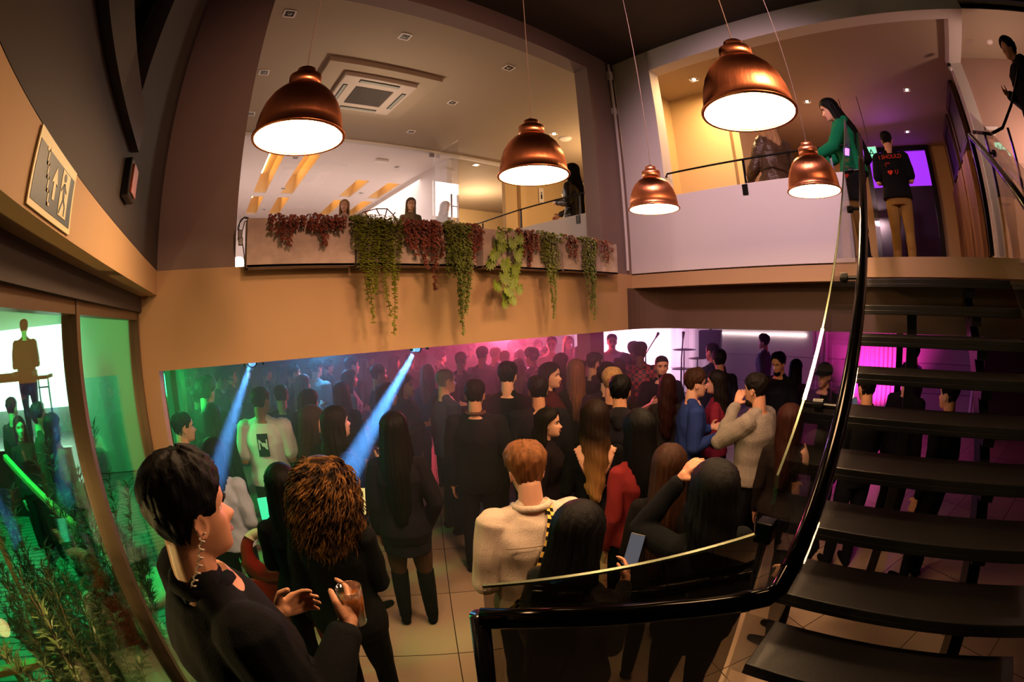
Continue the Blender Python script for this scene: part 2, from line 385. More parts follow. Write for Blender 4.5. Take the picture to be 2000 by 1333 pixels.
for i, s in enumerate(slots):
    x0, x1, y0, y1 = s[0], s[0] + .30, s[1], s[2]
    gg = G().add([(x0, y0, IC + .03), (x1, y0, IC + .03), (x1, y1, IC + .03), (x0, y1, IC + .03), (x0 - .0, y0, IC + .35), (x1, y0, IC + .35), (x1, y1 - .3, IC + .35), (x0, y1 - .3, IC + .35)],
                [(4, 5, 6, 7), (0, 1, 5, 4), (1, 2, 6, 5), (2, 3, 7, 6), (3, 0, 4, 7)])
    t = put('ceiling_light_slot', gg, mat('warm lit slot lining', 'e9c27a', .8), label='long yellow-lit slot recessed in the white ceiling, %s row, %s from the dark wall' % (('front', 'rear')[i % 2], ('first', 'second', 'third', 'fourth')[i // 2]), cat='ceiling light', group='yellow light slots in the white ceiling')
    put('light_strip', G().box(x0 + .10, x0 + .13, y0 + .1, y1 - .45, IC + .32, IC + .345), emis('slot strip', (1, .70, .30), 9), t)
struct('wall_white_room', G().box(-.55, -.45, DA + .2, 12.5, F2, IC + .4).box(-.5, 9.5, 12.4, 12.5, F2, IC + .4).box(4.15, 4.25, 6.9, 12.4, F2, IC), M_white)
# warm wall with door recess behind the woman at the railing
M_ywall = mat('warm cream wall', 'cdb183', .75)
struct('wall_upper_back', G().box(5.35, 9.5, 6.7, 6.8, F2, IC).box(4.25, 9.5, 10.3, 10.4, F2, IC).box(9.4, 9.5, DA, 12, F2, IC).box(5.66, 5.80, 6.6, 6.7, F2, IC), M_ywall)
for nm_, q_ in (('wall_upper_north', (4.30, 5.30, 2.84, 2.96)), ('wall_upper_inner', (5.26, 5.38, 2.0, 2.84)), ('wall_upper_middle', (5.38, 8.8, 1.9, 2.0)), ('wall_upper_far', (8.8, 8.95, -1.48, 2.0)), ('wall_upper_south', (5.45, 8.9, -1.6, -1.50))):
    struct(nm_, G().box(*q_, F2 + .005, IC), M_ywall)
zt = on(1880, 112, x=5.4).z
struct('wall_southeast', G().box(5.40, 5.5, -4, -1.55, F2, zt + .3), mat('rosy beige wall', 'b8988a', .8))
struct('ceiling_east', G().box(DB + .19, 5.5, -4, -1.56, zt, zt + .06), mat('brown stippled ceiling', '7b6258', .85, bump=.4, bscale=120))
# picture rail line
struct('trim_1', G().box(-.5, 9.4, 6.62, 6.70, IC - .045, IC), M_white)

# ---------------------------------------------------------------- stairs
NX, NZ = [3.07 - .26 * (k - 1) for k in range(-1, 10)], [CAMZ + .005 - .18 * (k - 1) for k in range(-1, 10)]
st = empty('staircase', (3.6, 0, 0), label='black open-tread metal staircase rising to the upper floor', cat='staircase')
M_tread = mat('dark worn tread', '120f0d', .42, bump=.04, bscale=50)
for k in range(1, 11):
    x, z = NX[k] - 3.6, NZ[k]
    g = G().box(x, x + .30, -.98, .29, z - .035, z).box(x, x + .012, -.98, .29, z - .06, z - .03)
    put('tread', g, M_tread, st, bevel=.005)
for y in (-.62, ):
    g = G().obox((3.3 - 3.6 + .35, y, 2.32 + .05), (.95 - 3.6 + .3, y, .75), .07, .14)
    put('stringer', g, M_blackmetal, st)
put('support_post', G().box(-.28, -.2, -.14, -.06, 0, 2.3), M_blackmetal, st)
for k in range(1, 11):
    put('bracket', G().box(NX[k] - 3.6 + .08, NX[k] - 3.6 + .22, -.66, -.58, NZ[k] - .12, NZ[k] - .035), M_blackmetal, st)
struct('floor_landing', G().prism([(.93, .29), (.93, -1.1), (-.34, -1.1), (-.34, .45), (.37, .62)], .06, 'z', 0, .82), M_tread)
lf = empty('lower_steps', (0, .9, 0), label='few dark lower steps going down from the half landing under the guard', cat='steps')
for i, (y0, y1, z) in enumerate(((.40, .66, .57), (.64, 1.24, .27))):
    put('step', G().box(-.34, .34, y0 - .9, y1 - .9, 0, z), M_tread, lf)

# handrail and glass of the stairs
RY, RM, RB = .167, .69, -1.17
def rail_z(x): return CAMZ + RM * x + RB
hr = empty('stair_handrail', (.82, .2, 0), label='polished dark tube handrail with glass panels along the near stair edge', cat='handrail')
def L(p): return (p[0] - .82, p[1] - .2, p[2])
h = .62
bend = [(.80, .235, CAMZ - h), (.835, .195, CAMZ - h + .002), (.862, .175, CAMZ - h + .018), (.885, RY, rail_z(.885) + .004)]
left = [(.40, .635), (.524, .525), (.678, .375), (.80, .235)]
tb = G().tube([L((p[0], p[1], CAMZ - h)) for p in left[:-1]] + [L(b) for b in bend] + [L((x, RY, rail_z(x))) for x in (1.0, 1.5, 2.2, 3.0, 3.62)], .024, 20)
put('tube', tb, M_steeldark, hr, smooth=True)
for p in (bend[0], bend[3]):
    d = (Vector(bend[0]) - Vector((.678, .375, CAMZ - h))).normalized() if p is bend[0] else Vector((1, 0, .69)).normalized()
    put('collar', G().tube([Vector(L(p)) - d * .008, Vector(L(p)) + d * .008], .0262, 20), M_steeldark, hr, smooth=False)
put('end_post', G().tube([L((.40, .635, CAMZ - h + .01)), L((.40, .635, .86))], .022, 16), M_black, hr, smooth=True)
GY = .243
gl = [(.93, 1.02), (.93, rail_z(.93) + .24 - .0), (3.45, CAMZ + .69 * 3.45 - .945), (3.45, CAMZ + .69 * 3.45 - 2.3), ]
gl = [(.90, CAMZ + .69 * .9 - .975), (3.4, CAMZ + .69 * 3.4 - .96), (3.4, 2.66), (1.0, .95), (.90, .90)]
put('glass_panel', G().prism([(p[0] - .82, p[1]) for p in gl], .010, 'y', 0, GY - .2), M_glass, hr)
put('panel_edge', G().obox(L((.90, GY + .005, CAMZ + .69 * .9 - .975)), L((3.4, GY + .005, CAMZ + .69 * 3.4 - .96)), .006, .004), mat('polished glass edge', '7d8468', .25, .6), hr)
for x, y in ((1.29, 0), (1.85, 0), (2.9, 0), (2.4, 0)):
    z = rail_z(x)
    put('bracket', G().tube([L((x, RY + .0, z)), L((x, GY, z))], .008, 10).tube([L((x, GY - .012, z)), L((x, GY + .02, z))], .02, 16), M_blackmetal, hr)
# level glass panel set just outside the level tube
P0 = np.array([.40, .635]); P1 = np.array([.80, .235]); dd = (P1 - P0) / np.linalg.norm(P1 - P0); nn = np.array([.707, .707]) * .055
def on_panel(px, py):
    d = ray(px, py); A = np.array([[d[0], -dd[0]], [d[1], -dd[1]]]); k, s_ = np.linalg.solve(A, P0 + nn); q = P0 + nn + dd * s_
    return Vector((q[0], q[1], CAMZ + d[2] * k))
e0 = on_panel(1210, 1130); e1 = on_panel(1485, 1042)
em = Vector((P0[0] + nn[0], P0[1] + nn[1], e0.z - .02))
gp = G(); lo = .82
vs = [em, e1, Vector((e1.x, e1.y, lo)), Vector((em.x, em.y, lo))]; off = Vector((.007, .007, 0))
gp.add([Vector(L(v)) for v in vs] + [Vector(L(v)) + off for v in vs], [(0, 1, 2, 3), (7, 6, 5, 4), (0, 4, 5, 1), (1, 5, 6, 2), (2, 6, 7, 3), (3, 7, 4, 0)])
put('glass_panel', gp, glassmat('smoked pane', (.62, .60, .56), .05), hr)
put('panel_edge', G().obox(L(em), L(e1), .009, .006), mat('polished glass edge', '9fae90', .15, .6), hr)
put('corner_clamp', G().box(*[v for v in (e1.x - .82 - .012, e1.x - .82 + .03, e1.y - .2 - .03, e1.y - .2 + .012, e1.z - .02, e1.z + .03)]), M_steeldark, hr, bevel=.004)
for s_ in (.12, .45):
    q = P0 + dd * s_
    put('bracket', G().tube([L((q[0], q[1], CAMZ - h)), L((q[0] + nn[0], q[1] + nn[1], CAMZ - h - .03))], .008, 10), M_blackmetal, hr)
# right-hand rail
RY2 = -.88
h2 = empty('stair_handrail', (3.4, RY2, 0), label='black tube handrail with clear glass on the far side of the stairs', cat='handrail')
q = [(3.55, RY2, CAMZ + .69 * 3.5 - 1.17), (2.6, RY2, CAMZ + .69 * 2.6 - 1.17), (1.6, RY2, CAMZ + .69 * 1.6 - 1.17)]
put('tube', G().tube([(p[0] - 3.4, p[1] - RY2, p[2]) for p in q], .026, 16), M_black, h2, smooth=True)
put('glass_panel', G().prism([(-1.8, CAMZ + .69 * 1.6 - 1.0), (.1, CAMZ + .69 * 3.5 - 1.0), (.1, 2.7), (-1.8, 1.5)], .01, 'y', 0, -.06), M_glass, h2)
put('end_post', G().box(.14, .18, -.02, .02, F2 - 0, CAMZ + 1.25), M_blackmetal, h2)
for x in (-.3, -1.0):
    z = CAMZ + .69 * (x + 3.4) - 1.17
    put('bracket', G().tube([(x, 0, z), (x, -.06, z)], .009, 10).tube([(x, -.045, z), (x, -.075, z)], .024, 14), M_blackmetal, h2)
# glass balustrade between the stair head and the side wall, with its bent upper rail
b2 = empty('landing_balustrade', (4.05, -1.2, F2), label='clear glass balustrade with bent black rail at the head of the stairs', cat='balustrade')
pts = [on(1900, 258, x=4.05), on(1935, 262, x=4.05), on(1958, 250, x=4.05), on(1975, 205, x=4.05), on(1990, 130, x=4.05)]
put('rail', G().tube([p - Vector((4.05, -1.2, F2)) for p in pts], .016, 10), M_black, b2, smooth=True)
for px in (1923, 1968):
    p = on(px, 262 if px == 1923 else 250, x=4.05) - Vector((4.05, -1.2, F2)); put('post', G().box(-.012, .012, p.y - .012, p.y + .012, 0, p.z), M_black, b2)
put('glass_panel', G().box(-.004, .004, -.75, -.05, .05, .82), M_glass, b2)

# balcony rails on the parapets
def balrail(name, pts, posts, label):
    t = empty(name, (DB + .05, pts[0][1], F2), label=label, cat='railing')
    o = Vector((DB + .05, pts[0][1], F2))
    put('rail', G().tube([Vector(p) - o for p in pts], .011, 8), M_blackmetal, t)
    for y, z in posts:
        put('post', G().box(-.008, .008, y - .012 - o.y, y + .012 - o.y, CAMZ + 1.175 - .10 - F2, z - F2).box(-.062, -.05, y - .03 - o.y, y + .03 - o.y, CAMZ + 1.06 - F2, CAMZ + 1.165 - F2), M_black, t)
a = on(1303, 340, x=DB + .03); b = on(1656, 283, x=DB + .03)
balrail('balcony_railing', [a + Vector((0, .02, -.04)), a, b], [(on(1450, 315, x=DB + .03).y, on(1450, 312, x=DB + .03).z), (on(1618, 290, x=DB + .03).y, on(1618, 288, x=DB + .03).z)], 'thin black railing on the white parapet behind the copper lamps')
a = on(1015, 410, x=DB + .03); b = on(1160, 372, x=DB + .03)
balrail('balcony_railing', [b + Vector((0, -.2, 0)), b, a, (DB + .03, 5.9, a.z - .02), (DB - .2, 6.2, a.z - .05), (DB - .35, 6.6, a.z - .1)], [(a.y, a.z), (on(1130, 385, x=DB + .03).y, on(1130, 380, x=DB + .03).z), (5.8, a.z - .03)], 'thin black railing curving behind the planters below the second lamp')
# glass partition and open door of the white room
gpn = empty('glass_partition', (1.6, 6.66, F2), label='frameless glass partition in front of the white room', cat='partition')
put('pane', G().box(-2.0, 2.12, -.005, .005, 0, IC - F2 - .045), M_glass, gpn)
put('clamp', G().box(2.05, 2.13, -.03, .03, IC - F2 - .12, IC - F2 - .045), mat('satin steel', 'b9b4c4', .3, .8), gpn)
gd = empty('glass_door', (3.74, 6.62, F2), label='open frameless glass door with long steel pull handles', cat='door')
put('leaf', G().box(0, .01, -.74, 0, .01, IC - F2 - .06).box(-.004, .014, -.745, -.738, .01, IC - F2 - .06), M_glass, gd)
put('handle', G().tube([(-.05, -.62, .75), (-.05, -.62, 1.55)], .014, 10).tube([(.06, -.62, .75), (.06, -.62, 1.55)], .014, 10).tube([(-.05, -.62, 1.35), (.06, -.62, 1.35)], .008, 8), mat('satin steel'), gd, smooth=True)

# ---------------------------------------------------------------- copper pendants
PW = ['above the dark end of the planters', 'in front of the glass partition, second from the dark wall', 'biggest one, high in front of the lilac frame', 'small one hanging in front of the lilac corner pillar', 'next to the top of the stair handrail']
prof = [(.1715, 0), (.173, .006), (.168, .014), (.1625, .022), (.160, .05), (.153, .09), (.140, .13), (.119, .168), (.093, .196), (.066, .212), (.060, .216)]
for i, (x, y) in enumerate(PENDANTS):
    if i == 0:
        gsh = G().lathe(prof, n=64); gsh.lathe([(.060, .216), (.062, .220), (.062, .262), (.056, .266), (.036, .267)], n=48)
        gsh.lathe([(.036, .267), (.036, .296), (.030, .300), (.004, .301)], n=32)
        msh = gsh.mesh('shade', True)
        mdi = G().lathe([(.001, .009), (.08, .009), (.164, .009)], n=48).lathe([(.164, .009), (.160, .03)], n=48).mesh('diffuser', True)
        mri = G().lathe([(.1625, .001), (.1715, -.001), (.1735, .004), (.1735, .008), (.165, .010), (.1625, .001)], n=64).mesh('rim', True)
        mco = G().tube([(0, 0, .30), (0, 0, UC - PEND_Z)], .0022, 6).lathe([(.001, .3), (.008, .3), (.008, .315), (.001, .315)], n=10).mesh('cord')
        mca = G().lathe([(.001, UC - PEND_Z - .03), (.05, UC - PEND_Z - .03), (.055, UC - PEND_Z)], n=24).mesh('canopy', True)
    t = empty('pendant_lamp', (x, y, PEND_Z), label='brushed copper bell pendant lamp ' + PW[i], cat='lamp', group='copper bell pendants over the void')
    put('lamp_shade', msh, M_copper, t); put('diffuser', mdi, M_pend, t); put('rim', mri, M_copper, t)
    put('cord', mco, mat('pale cord', '8a7468', .6), t); put('ceiling_rose', mca, M_copper, t)

# ---------------------------------------------------------------- ceiling fittings upstairs
M_fr = mat('white fitting', 'e6dedb', .5)
M_hole = mat('dark reflector', '171412', .3)
def downlight(px, py, lit, z=IC, s=.055, label=''):
    p = on(px, py, z=z)
    t = empty('ceiling_spotlight', p, label=label, cat='ceiling light', group='square recessed spotlights')
    g = G()
    for a in (-1, 1): g.box(-s, s, a * s - .008, a * s + .008, -.008, 0).box(a * s - .008, a * s + .008, -s, s, -.008, 0)
    put('frame', g, M_fr, t)
    put('recess', G().box(-s + .008, s - .008, -s + .008, s - .008, -.004, -.001), M_hole, t)
    put('bulb', G().lathe([(.001, -.014), (.02, -.012), (.026, -.004)], n=16), emis('lit spot bulb', (1, .74, .45), 60) if lit else mat('unlit spot bulb', '8d8a80', .2, .3), t, smooth=True)
for q in (((566, 26), 0, 'unlit square spotlight in the green-tinted ceiling corner'), ((516, 141), 0, 'unlit square spotlight between the dark wall and the first copper lamp'), ((490, 222), 0, 'unlit square spotlight half hidden by the dark wall edge'),
          ((791, 71), 0, 'unlit square spotlight above the air conditioner'), ((994, 132), 0, 'unlit square spotlight above the second copper lamp'), ((884, 200), 0, 'unlit square spotlight between the air conditioner and the second copper lamp'), ((803, 257), 0, 'unlit square spotlight in front of the glass partition'),
          ((1082, 261), 1, 'lit square spotlight above the woman in the leather jacket'), ((1355, 155), 1, 'lit square spotlight in the yellow corner behind the lilac frame'), ((1576, 198), 1, 'lit square spotlight above the woman in green'), ((1771, 175), 1, 'lit square spotlight on the purple ceiling'), ((1772, 257), 1, 'lit square spotlight over the man with the printed shirt'),
          ((930, 322), 1, 'lit square spotlight behind the glass door'), ((877, 350), 1, 'small lit spotlight seen through the glass door')):
    downlight(*q[0], q[1], label=q[2])
for px, py, w_ in ((577, 308, 'between the two long slots'), (553, 368, 'at the front of the long slots'), (516, 409, 'behind the planter with red leaves'), (775, 326, 'below the white emergency fitting'), (705, 377, 'between the short slots')):
    downlight(px, py, 0, label='pale square spotlight in the white ceiling ' + w_)
# cassette air conditioner
c = (on(668, 150, z=IC - .14) + on(762, 225, z=IC - .14)) / 2
t = empty('air_conditioner', (c.x, c.y, IC), label='square cassette air conditioner hanging from the grey ceiling', cat='air conditioner')
M_ac = mat('ivory plastic', 'b5a69a', .5)
put('bulkhead', G().box(-.72, .72, -.62, .66, -.07, 0), mat('upper ceiling paint'), t, bevel=.004)
put('panel', G().box(-.47, .47, -.45, .45, -.135, -.07), M_ac, t, bevel=.015)
g = G()
for i in range(26): g.box(-.24 + i * .0185, -.24 + i * .0185 + .008, -.22, .22, -.148, -.140)
put('grille', g.box(-.25, .25, -.23, .23, -.141, -.134), mat('grille grey', '4c423b', .6), t)
g = G()
for s in (-1, 1):
    g.box(-.26, .26, s * .37 - .035, s * .37 + .035, -.139, -.13); g.box(s * .39 - .03, s * .39 + .03, -.24, .24, -.139, -.13)
put('air_slot', g, M_hole, t)
g = G()
for s in (-1, 1):
    g.box(-.25, .25, s * .37 - .02, s * .37 + .02, -.146, -.14); g.box(s * .39 - .016, s * .39 + .016, -.23, .23, -.146, -.14)
put('louver', g, mat('louver teal plastic', '8d9187', .5), t)
# small ceiling fixtures
p = on(745, 312, z=IC)
put('emergency_fitting', G().box(-.13, .13, -.05, .05, -.05, 0).box(-.10, .10, -.06, .06, -.04, -.01), M_fr, label='white twin-head emergency fitting on the white ceiling', cat='light', loc=p, bevel=.01)
p = on(1104, 270, z=IC); put('smoke_sensor', G().lathe([(.001, -.035), (.09, -.03), (.11, -.012), (.115, 0)], n=24), M_fr, label='long white sensor disc beside the lit spotlight', cat='sensor', loc=p, smooth=True)
p = on(1932, 80, z=zt); put('smoke_detector', G().lathe([(.001, -.03), (.04, -.028), (.055, -.012), (.058, 0)], n=24), M_fr, label='round white smoke detector on the brown ceiling', cat='smoke detector', loc=p, smooth=True)
p = on(1893, 80, z=zt); t = put('air_vent', G().box(-.07, .07, -.07, .07, -.012, 0), M_fr, label='square white air vent beside the smoke detector', cat='air vent', loc=p, bevel=.003)
g = G()
for i in range(7): g.box(-.055, .055, -.054 + i * .017, -.046 + i * .017, -.016, -.012)
put('slats', g, mat('vent slat', 'b8a69d', .6), t)
p = on(1822, 85, z=5.05) ; t = empty('security_camera', (5.2, -1.33, 4.98), label='small white dome security camera under the lilac beam', cat='camera')
put('mount', G().lathe([(.001, .06), (.03, .06), (.03, .02)], n=16), M_hole, t, smooth=True); put('dome', G().ell((0, 0, 0), (.03, .03, .035)), M_fr, t, smooth=True)
p = on(1801, 272, x=8.78); put('wall_sounder', G().box(-.02, .0, -.16, .16, -.07, .07), M_fr, label='flat white box on the purple wall above the door', cat='box', loc=p, bevel=.004)
# split air conditioner and WC sign deep inside
p = on(905, 372, y=10.28); t = empty('split_air_conditioner', p, label='white wall-mounted split air conditioner deep behind the glass door', cat='air conditioner')
put('body', G().prism([(-.14, -.22), (-.02, -.24), (0, -.24), (0, .2), (-.16, .2), (-.24, .08), (-.24, -.1)], 1.5, 'x', 0, -.75), M_fr, t, bevel=.01)
put('outlet', G().box(-.68, .68, -.245, -.21, -.19, -.12), mat('grille grey'), t)
p = on(1057, 382, y=6.68); t = put('restroom_sign', G().box(-.07, .07, -.008, 0, -.16, .16), M_fr, label='small white restroom sign with a dark figure on the cream wall', cat='sign', loc=p)
put('figure', G().box(-.02, .02, -.012, -.008, -.07, .03).lathe([(.001, 0), (.02, 0)], c=(0, 0, 0)) if False else G().box(-.02, .02, -.012, -.008, -.08, .02).box(-.014, .014, -.012, -.008, .035, .07), M_black, t)
p = on(1937, 251, x=5.39); t = put('door_sign', G().box(-.012, 0, -.10, .10, -.022, .022), M_fr, label='narrow white sign on the rosy wall at the stair head', cat='sign', loc=p)
p = on(1941, 262, x=5.39); put('wall_plate', G().box(-.01, 0, -.022, .022, -.022, .022), M_fr, label='tiny square white plate under the narrow sign', cat='wall plate', loc=p)
def text(txt, size, m, parent=None, loc=(0, 0, 0), rot=(0, 0, 0), name='lettering', depth=.002, align='CENTER'):
    cu = bpy.data.curves.new('t', 'FONT'); cu.body = txt; cu.size = size; cu.extrude = depth; cu.align_x = align; cu.align_y = 'CENTER'; cu.resolution_u = 3
    o = bpy.data.objects.new('t', cu); COL.objects.link(o)
    dg = bpy.context.evaluated_depsgraph_get(); me = bpy.data.meshes.new_from_object(o.evaluated_get(dg)); bpy.data.objects.remove(o)
    me.materials.clear(); me.materials.append(m)
    q = bpy.data.objects.new(name, me); COL.objects.link(q); q.location = loc; q.rotation_euler = rot
    if parent: q.parent = parent
    return q
p = on(1677, 302, x=6.3); t = empty('exit_sign', p, label='glowing pale green exit sign hanging behind the man in the printed shirt', cat='sign')
put('case', G().box(0, .04, -.30, .20, -.09, .10), M_fr, t); put('lit_face', G().box(-.004, 0, -.29, .19, -.08, .09), emis('sign green', (.30, 1, .62), 1.0), t)
text('SAÍDA', .15, mat('sign ink green', '0a5a34', .6), t, (-.006, -.05, 0), (R_(90), 0, R_(-90)))
put('hanger', G().box(.015, .025, -.2, -.19, .1, IC - p.z).box(.015, .025, .1, .11, .1, IC - p.z), M_black, t)
# door with violet panes
p0 = on(1697, 292, x=8.78); p1 = on(1815, 500, x=8.78)
ya, yb = .30, -.98
t = struct('door_1', G().box(8.70, 8.80, yb - .1, yb, F2, IC).box(8.70, 8.80, ya, ya + .1, F2, IC).box(8.70, 8.80, yb, ya, 5.12, IC).box(8.72, 8.79, -.30, -.22, F2, 5.12), M_black)
put('lit_pane', G().box(8.74, 8.76, yb, -.3, 4.46, 5.12).box(8.74, 8.76, -.22, ya, 4.46, 5.12), emis('violet lit glass', (.36, .03, .85), 1.15), t)
put('lower_pane', G().box(8.74, 8.76, yb, -.3, F2, 4.46).box(8.74, 8.76, -.22, ya, F2, 4.46), mat('dusky violet glass', '3d2a5a', .15), t)
# rustic boards and frames leaning on the side wall
M_wood = mat('rustic plank wood', '86603c', .6, var=.45, vscale=5, stretch=(3, 3, .35), bump=.4, bscale=12)
for i, (a, b, zt_, thk, dk) in enumerate(((1812, 1840, 300, .06, 0), (1838, 1858, 330, .05, 0), (1856, 1885, 330, .05, 0))):
    xa = [8.3, 7.5, 6.7][i]
    pb = on((a + b) / 2, 500, y=-1.30)
    t = empty('wooden_board_panel', (xa - .35, -1.38, F2), label=['tall rustic wooden plank panel next to the violet door', 'tall rustic wooden plank panel between the two others', 'tall rustic wooden plank panel behind the stair handrail'][i], cat='panel', group='rustic wooden panels on the side wall')
    put('planks', G().box(-.34, -.115, -.05, .03, 0, 1.55).box(-.11, .115, -.06, .03, 0, 1.58).box(.12, .34, -.05, .03, 0, 1.54), M_wood, t, bevel=.004)
    put('batten', G().box(-.34, .34, -.08, -.06, .25, .33), M_wood, t); put('batten', G().box(-.34, .34, -.08, -.06, 1.2, 1.28), M_wood, t)
for i, (x, z) in enumerate(((6.4, 4.75), (7.6, 4.75))):
    t = empty('picture_frame', (x, -1.44, z), label=['dark wooden picture frame high on the side wall nearer the stairs', 'dark wooden picture frame high on the side wall nearer the violet door'][i], cat='picture frame', group='dark frames high on the side wall')
    g = G()
    for s in (-1, 1): g.box(-.42, .42, -.03, .05, s * .38 - .05, s * .38 + .05).box(s * .42 - .05, s * .42 + .05, -.03, .05, -.43, .43)
    put('frame', g, mat('dark stained wood', '3b2413', .5), t, bevel=.006); put('canvas', G().box(-.38, .38, .0, .02, -.34, .34), mat('dark canvas', '2c1d18', .6, var=.5, vscale=4), t)

# ---------------------------------------------------------------- exit sign on the beam
y0, y1, z0, z1 = .73, 1.02, CAMZ + .222, CAMZ + .362
t = empty('evacuation_sign', (-.384, (y0 + y1) / 2, (z0 + z1) / 2), label='green and cream evacuation sign with a person, a door, stairs and an arrow', cat='sign')
W_, H_ = (y1 - y0) / 2, (z1 - z0) / 2
M_cream = mat('luminescent cream', 'e8d9a0', .5)
put('plate', G().box(0, .004, -W_, W_, -H_, H_), M_cream, t)
put('field', G().box(.004, .005, -W_ + .010, W_ - .012, -H_ + .012, H_ - .022), mat('sign dark green', '0c2c1c', .5), t)
sg = G()
zig = [(-.088, .045), (-.076, .045), (-.076, .022), (-.064, .022), (-.064, 0), (-.052, 0), (-.052, -.022), (-.040, -.022), (-.040, -.045), (-.03, -.045)]
for a, b in zip(zig, zig[1:]):
    ya_, yb_ = sorted((a[0], b[0])); za_, zb_ = sorted((a[1], b[1])); sg.box(.005, .0062, ya_ - .003, yb_ + .003, za_ - .003, zb_ + .003)
put('stairs_symbol', sg, M_cream, t)
put('arrow_symbol', G().prism([(-.030, .0), (-.008, .035), (.012, .0), (.0, .004), (.0, -.03), (-.016, -.03), (-.016, .004)], .0012, 'x', 0, .005), M_cream, t)
put('door_symbol', G().prism([(.035, -.048), (.035, .045), (.095, .045), (.095, -.048)], .0012, 'x', 0, .005), M_cream, t)
M_sg = mat('sign dark green')
dr = G().prism([(.058 + .009 * math.cos(a), .032 + .009 * math.sin(a)) for a in [k * math.pi / 6 for k in range(12)]], .001, 'x', 0, .0062)
for a, b, w_ in (((.058, .020), (.062, -.010), .013), ((.056, .018), (.040, .002), .005), ((.060, .018), (.078, .004), .005), ((.062, -.010), (.050, -.028), .006), ((.050, -.028), (.040, -.044), .006), ((.062, -.010), (.078, -.024), .006), ((.078, -.024), (.076, -.044), .006)):
    dr.obox((.0066, a[0], a[1]), (.0066, b[0], b[1]), w_, .001, (1, 0, 0))
put('person_symbol', dr, M_sg, t)

# ---------------------------------------------------------------- planters
PY = 2.78; PB, PH = CAMZ + .1215 * 2.78, .307
PL = [((484, 425), (690, 429), (480, 523), (695, 522), 'cement planter with reddish vines, next to the dark wall'), ((700, 431), (935, 449), (697, 522), (932, 524.5), 'cement planter with the longest green vines, second from the dark wall'),
      ((942, 450), (1090, 465), (944, 525), (1091, 531), 'cement planter holding the big split-leaf plant'), ((1097, 466), (1205, 481), (1101, 531), (1208, 537), 'short cement planter at the lilac corner')]
zb_, zt2 = F2, F2 + .325
for i, (a, b, c_, d_, lb) in enumerate(PL):
    x0 = on(*c_, y=PY).x; x1 = on(*d_, y=PY).x
    t = empty('planter_box', ((x0 + x1) / 2, PY + .0755, PB), label=lb, cat='planter', group='cement planters on the ledge')
    hw = (x1 - x0) / 2 - .004; g = G()
    g.box(-hw, hw, -.074, -.056, 0, PH).box(-hw, hw, .056, .074, 0, PH).box(-hw, -hw + .02, -.056, .056, 0, PH).box(hw - .02, hw, -.056, .056, 0, PH).box(-hw, hw, -.074, .074, 0, .02)
    put('box', g, M_concrete, t, bevel=.003)
    put('soil', G().box(-hw + .02, hw - .02, -.056, .056, .22, .265), mat('dark soil', '2a1d14', .95, bump=.6), t)
# vines
LM = {'green': mat('yellow green leaves', '6d761c', .5, var=.45, vscale=14), 'dgreen': mat('olive leaves', '66702c', .5, var=.5, vscale=14), 'red': mat('russet leaves', '6e3426', .55, var=.4, vscale=14), 'mon': mat('split leaves', '6f8423', .45, var=.35, vscale=20), 'stem': mat('vine stem', '4a3420', .7)}
rnd = random.Random(3)
def leaf(g, p, d, n, L_, W__):
    d = Vector(d).normalized(); n = Vector(n); s = d.cross(n)
    if s.length < .05: s = d.cross(Vector((1, 0, .3)))
    s.normalize(); n = s.cross(d)
    p = Vector(p); a = p + d * L_ * .45 + n * L_ * .08
    g.add([p, a - s * W__, a + d * L_ * .1 + n * .0, a + s * W__, p + d * L_ - n * L_ * .1], [(0, 1, 2), (0, 2, 3), (1, 4, 2), (2, 4, 3)])
def vine(px, wpx, pt, pb, kind, n, label, y=None, tails=()):
    y = y or PY - .03
    top = on(px, pt, y=y); bot = on(px, pb, y=y); hw = (on(px + wpx / 2, pt, y=y) - on(px - wpx / 2, pt, y=y)).length / 2
    ln0 = top.z - bot.z
    t = empty('hanging_vine', (top.x, y + .1, PB + .26), label=label, cat='plant', group='trailing plants in the cement planters')
    O = Vector((top.x, y + .1, PB + .26)); gs_, gl_ = G(), G()
    for k in range(n):
        u = (k + .5) / n * 2 - 1
        ln = ln0 * (1 - .55 * abs(u) ** 1.5) * rnd.uniform(.55, 1.0) if k != n // 2 else ln0
        x = top.x + u * hw; pts = [Vector((x + rnd.uniform(-.02, .02), y + .09, PB + .265)), Vector((x, y + .03, PB + PH + .012 + rnd.uniform(0, .02)))]
        q = Vector((x, y - rnd.uniform(0, .03), PB + PH - .01)); ph = rnd.uniform(0, 6)
        st_ = .03
        while top.z - q.z < ln:
            pts.append(q.copy()); q = q + Vector((math.sin(ph + q.z * 9) * .004 - u * hw * .02, rnd.uniform(-.003, .003), -st_))
            q.y = min(q.y, PY - .012)
        if len(pts) < 3: pts.append(q.copy())
        gs_.tube([p - O for p in pts], .0022, 5)
        for i in range(1, len(pts)):
            p = pts[i] - O; fade = 1 - .45 * i / len(pts)
            m_ = 6 if kind in ('green', 'dgreen') else 5
            for j in range(m_):
                a = rnd.uniform(0, 6.28); out = Vector((math.cos(a), -abs(math.sin(a)) * .8 - .1, 0))
                if kind == 'green': L__, W2 = .026 * fade + .008, .0125; dr_ = out + Vector((0, 0, -.25))
                elif kind == 'dgreen': L__, W2 = .034 * fade + .008, .010; dr_ = out + Vector((0, 0, -.6))
                else: L__, W2 = .042 * fade + .010, .0125; dr_ = out + Vector((0, 0, -.8))
                leaf(gl_, p + Vector((0, 0, rnd.uniform(-.013, .013))), dr_, (0, -.3, 1), L__, W2)
    put('stems', gs_, LM['stem'], t); put('leaves', gl_, LM[kind], t)
    return t
vine(562, 72, 428, 474, 'red', 6, 'reddish vine spilling over the first planter by the dark wall')
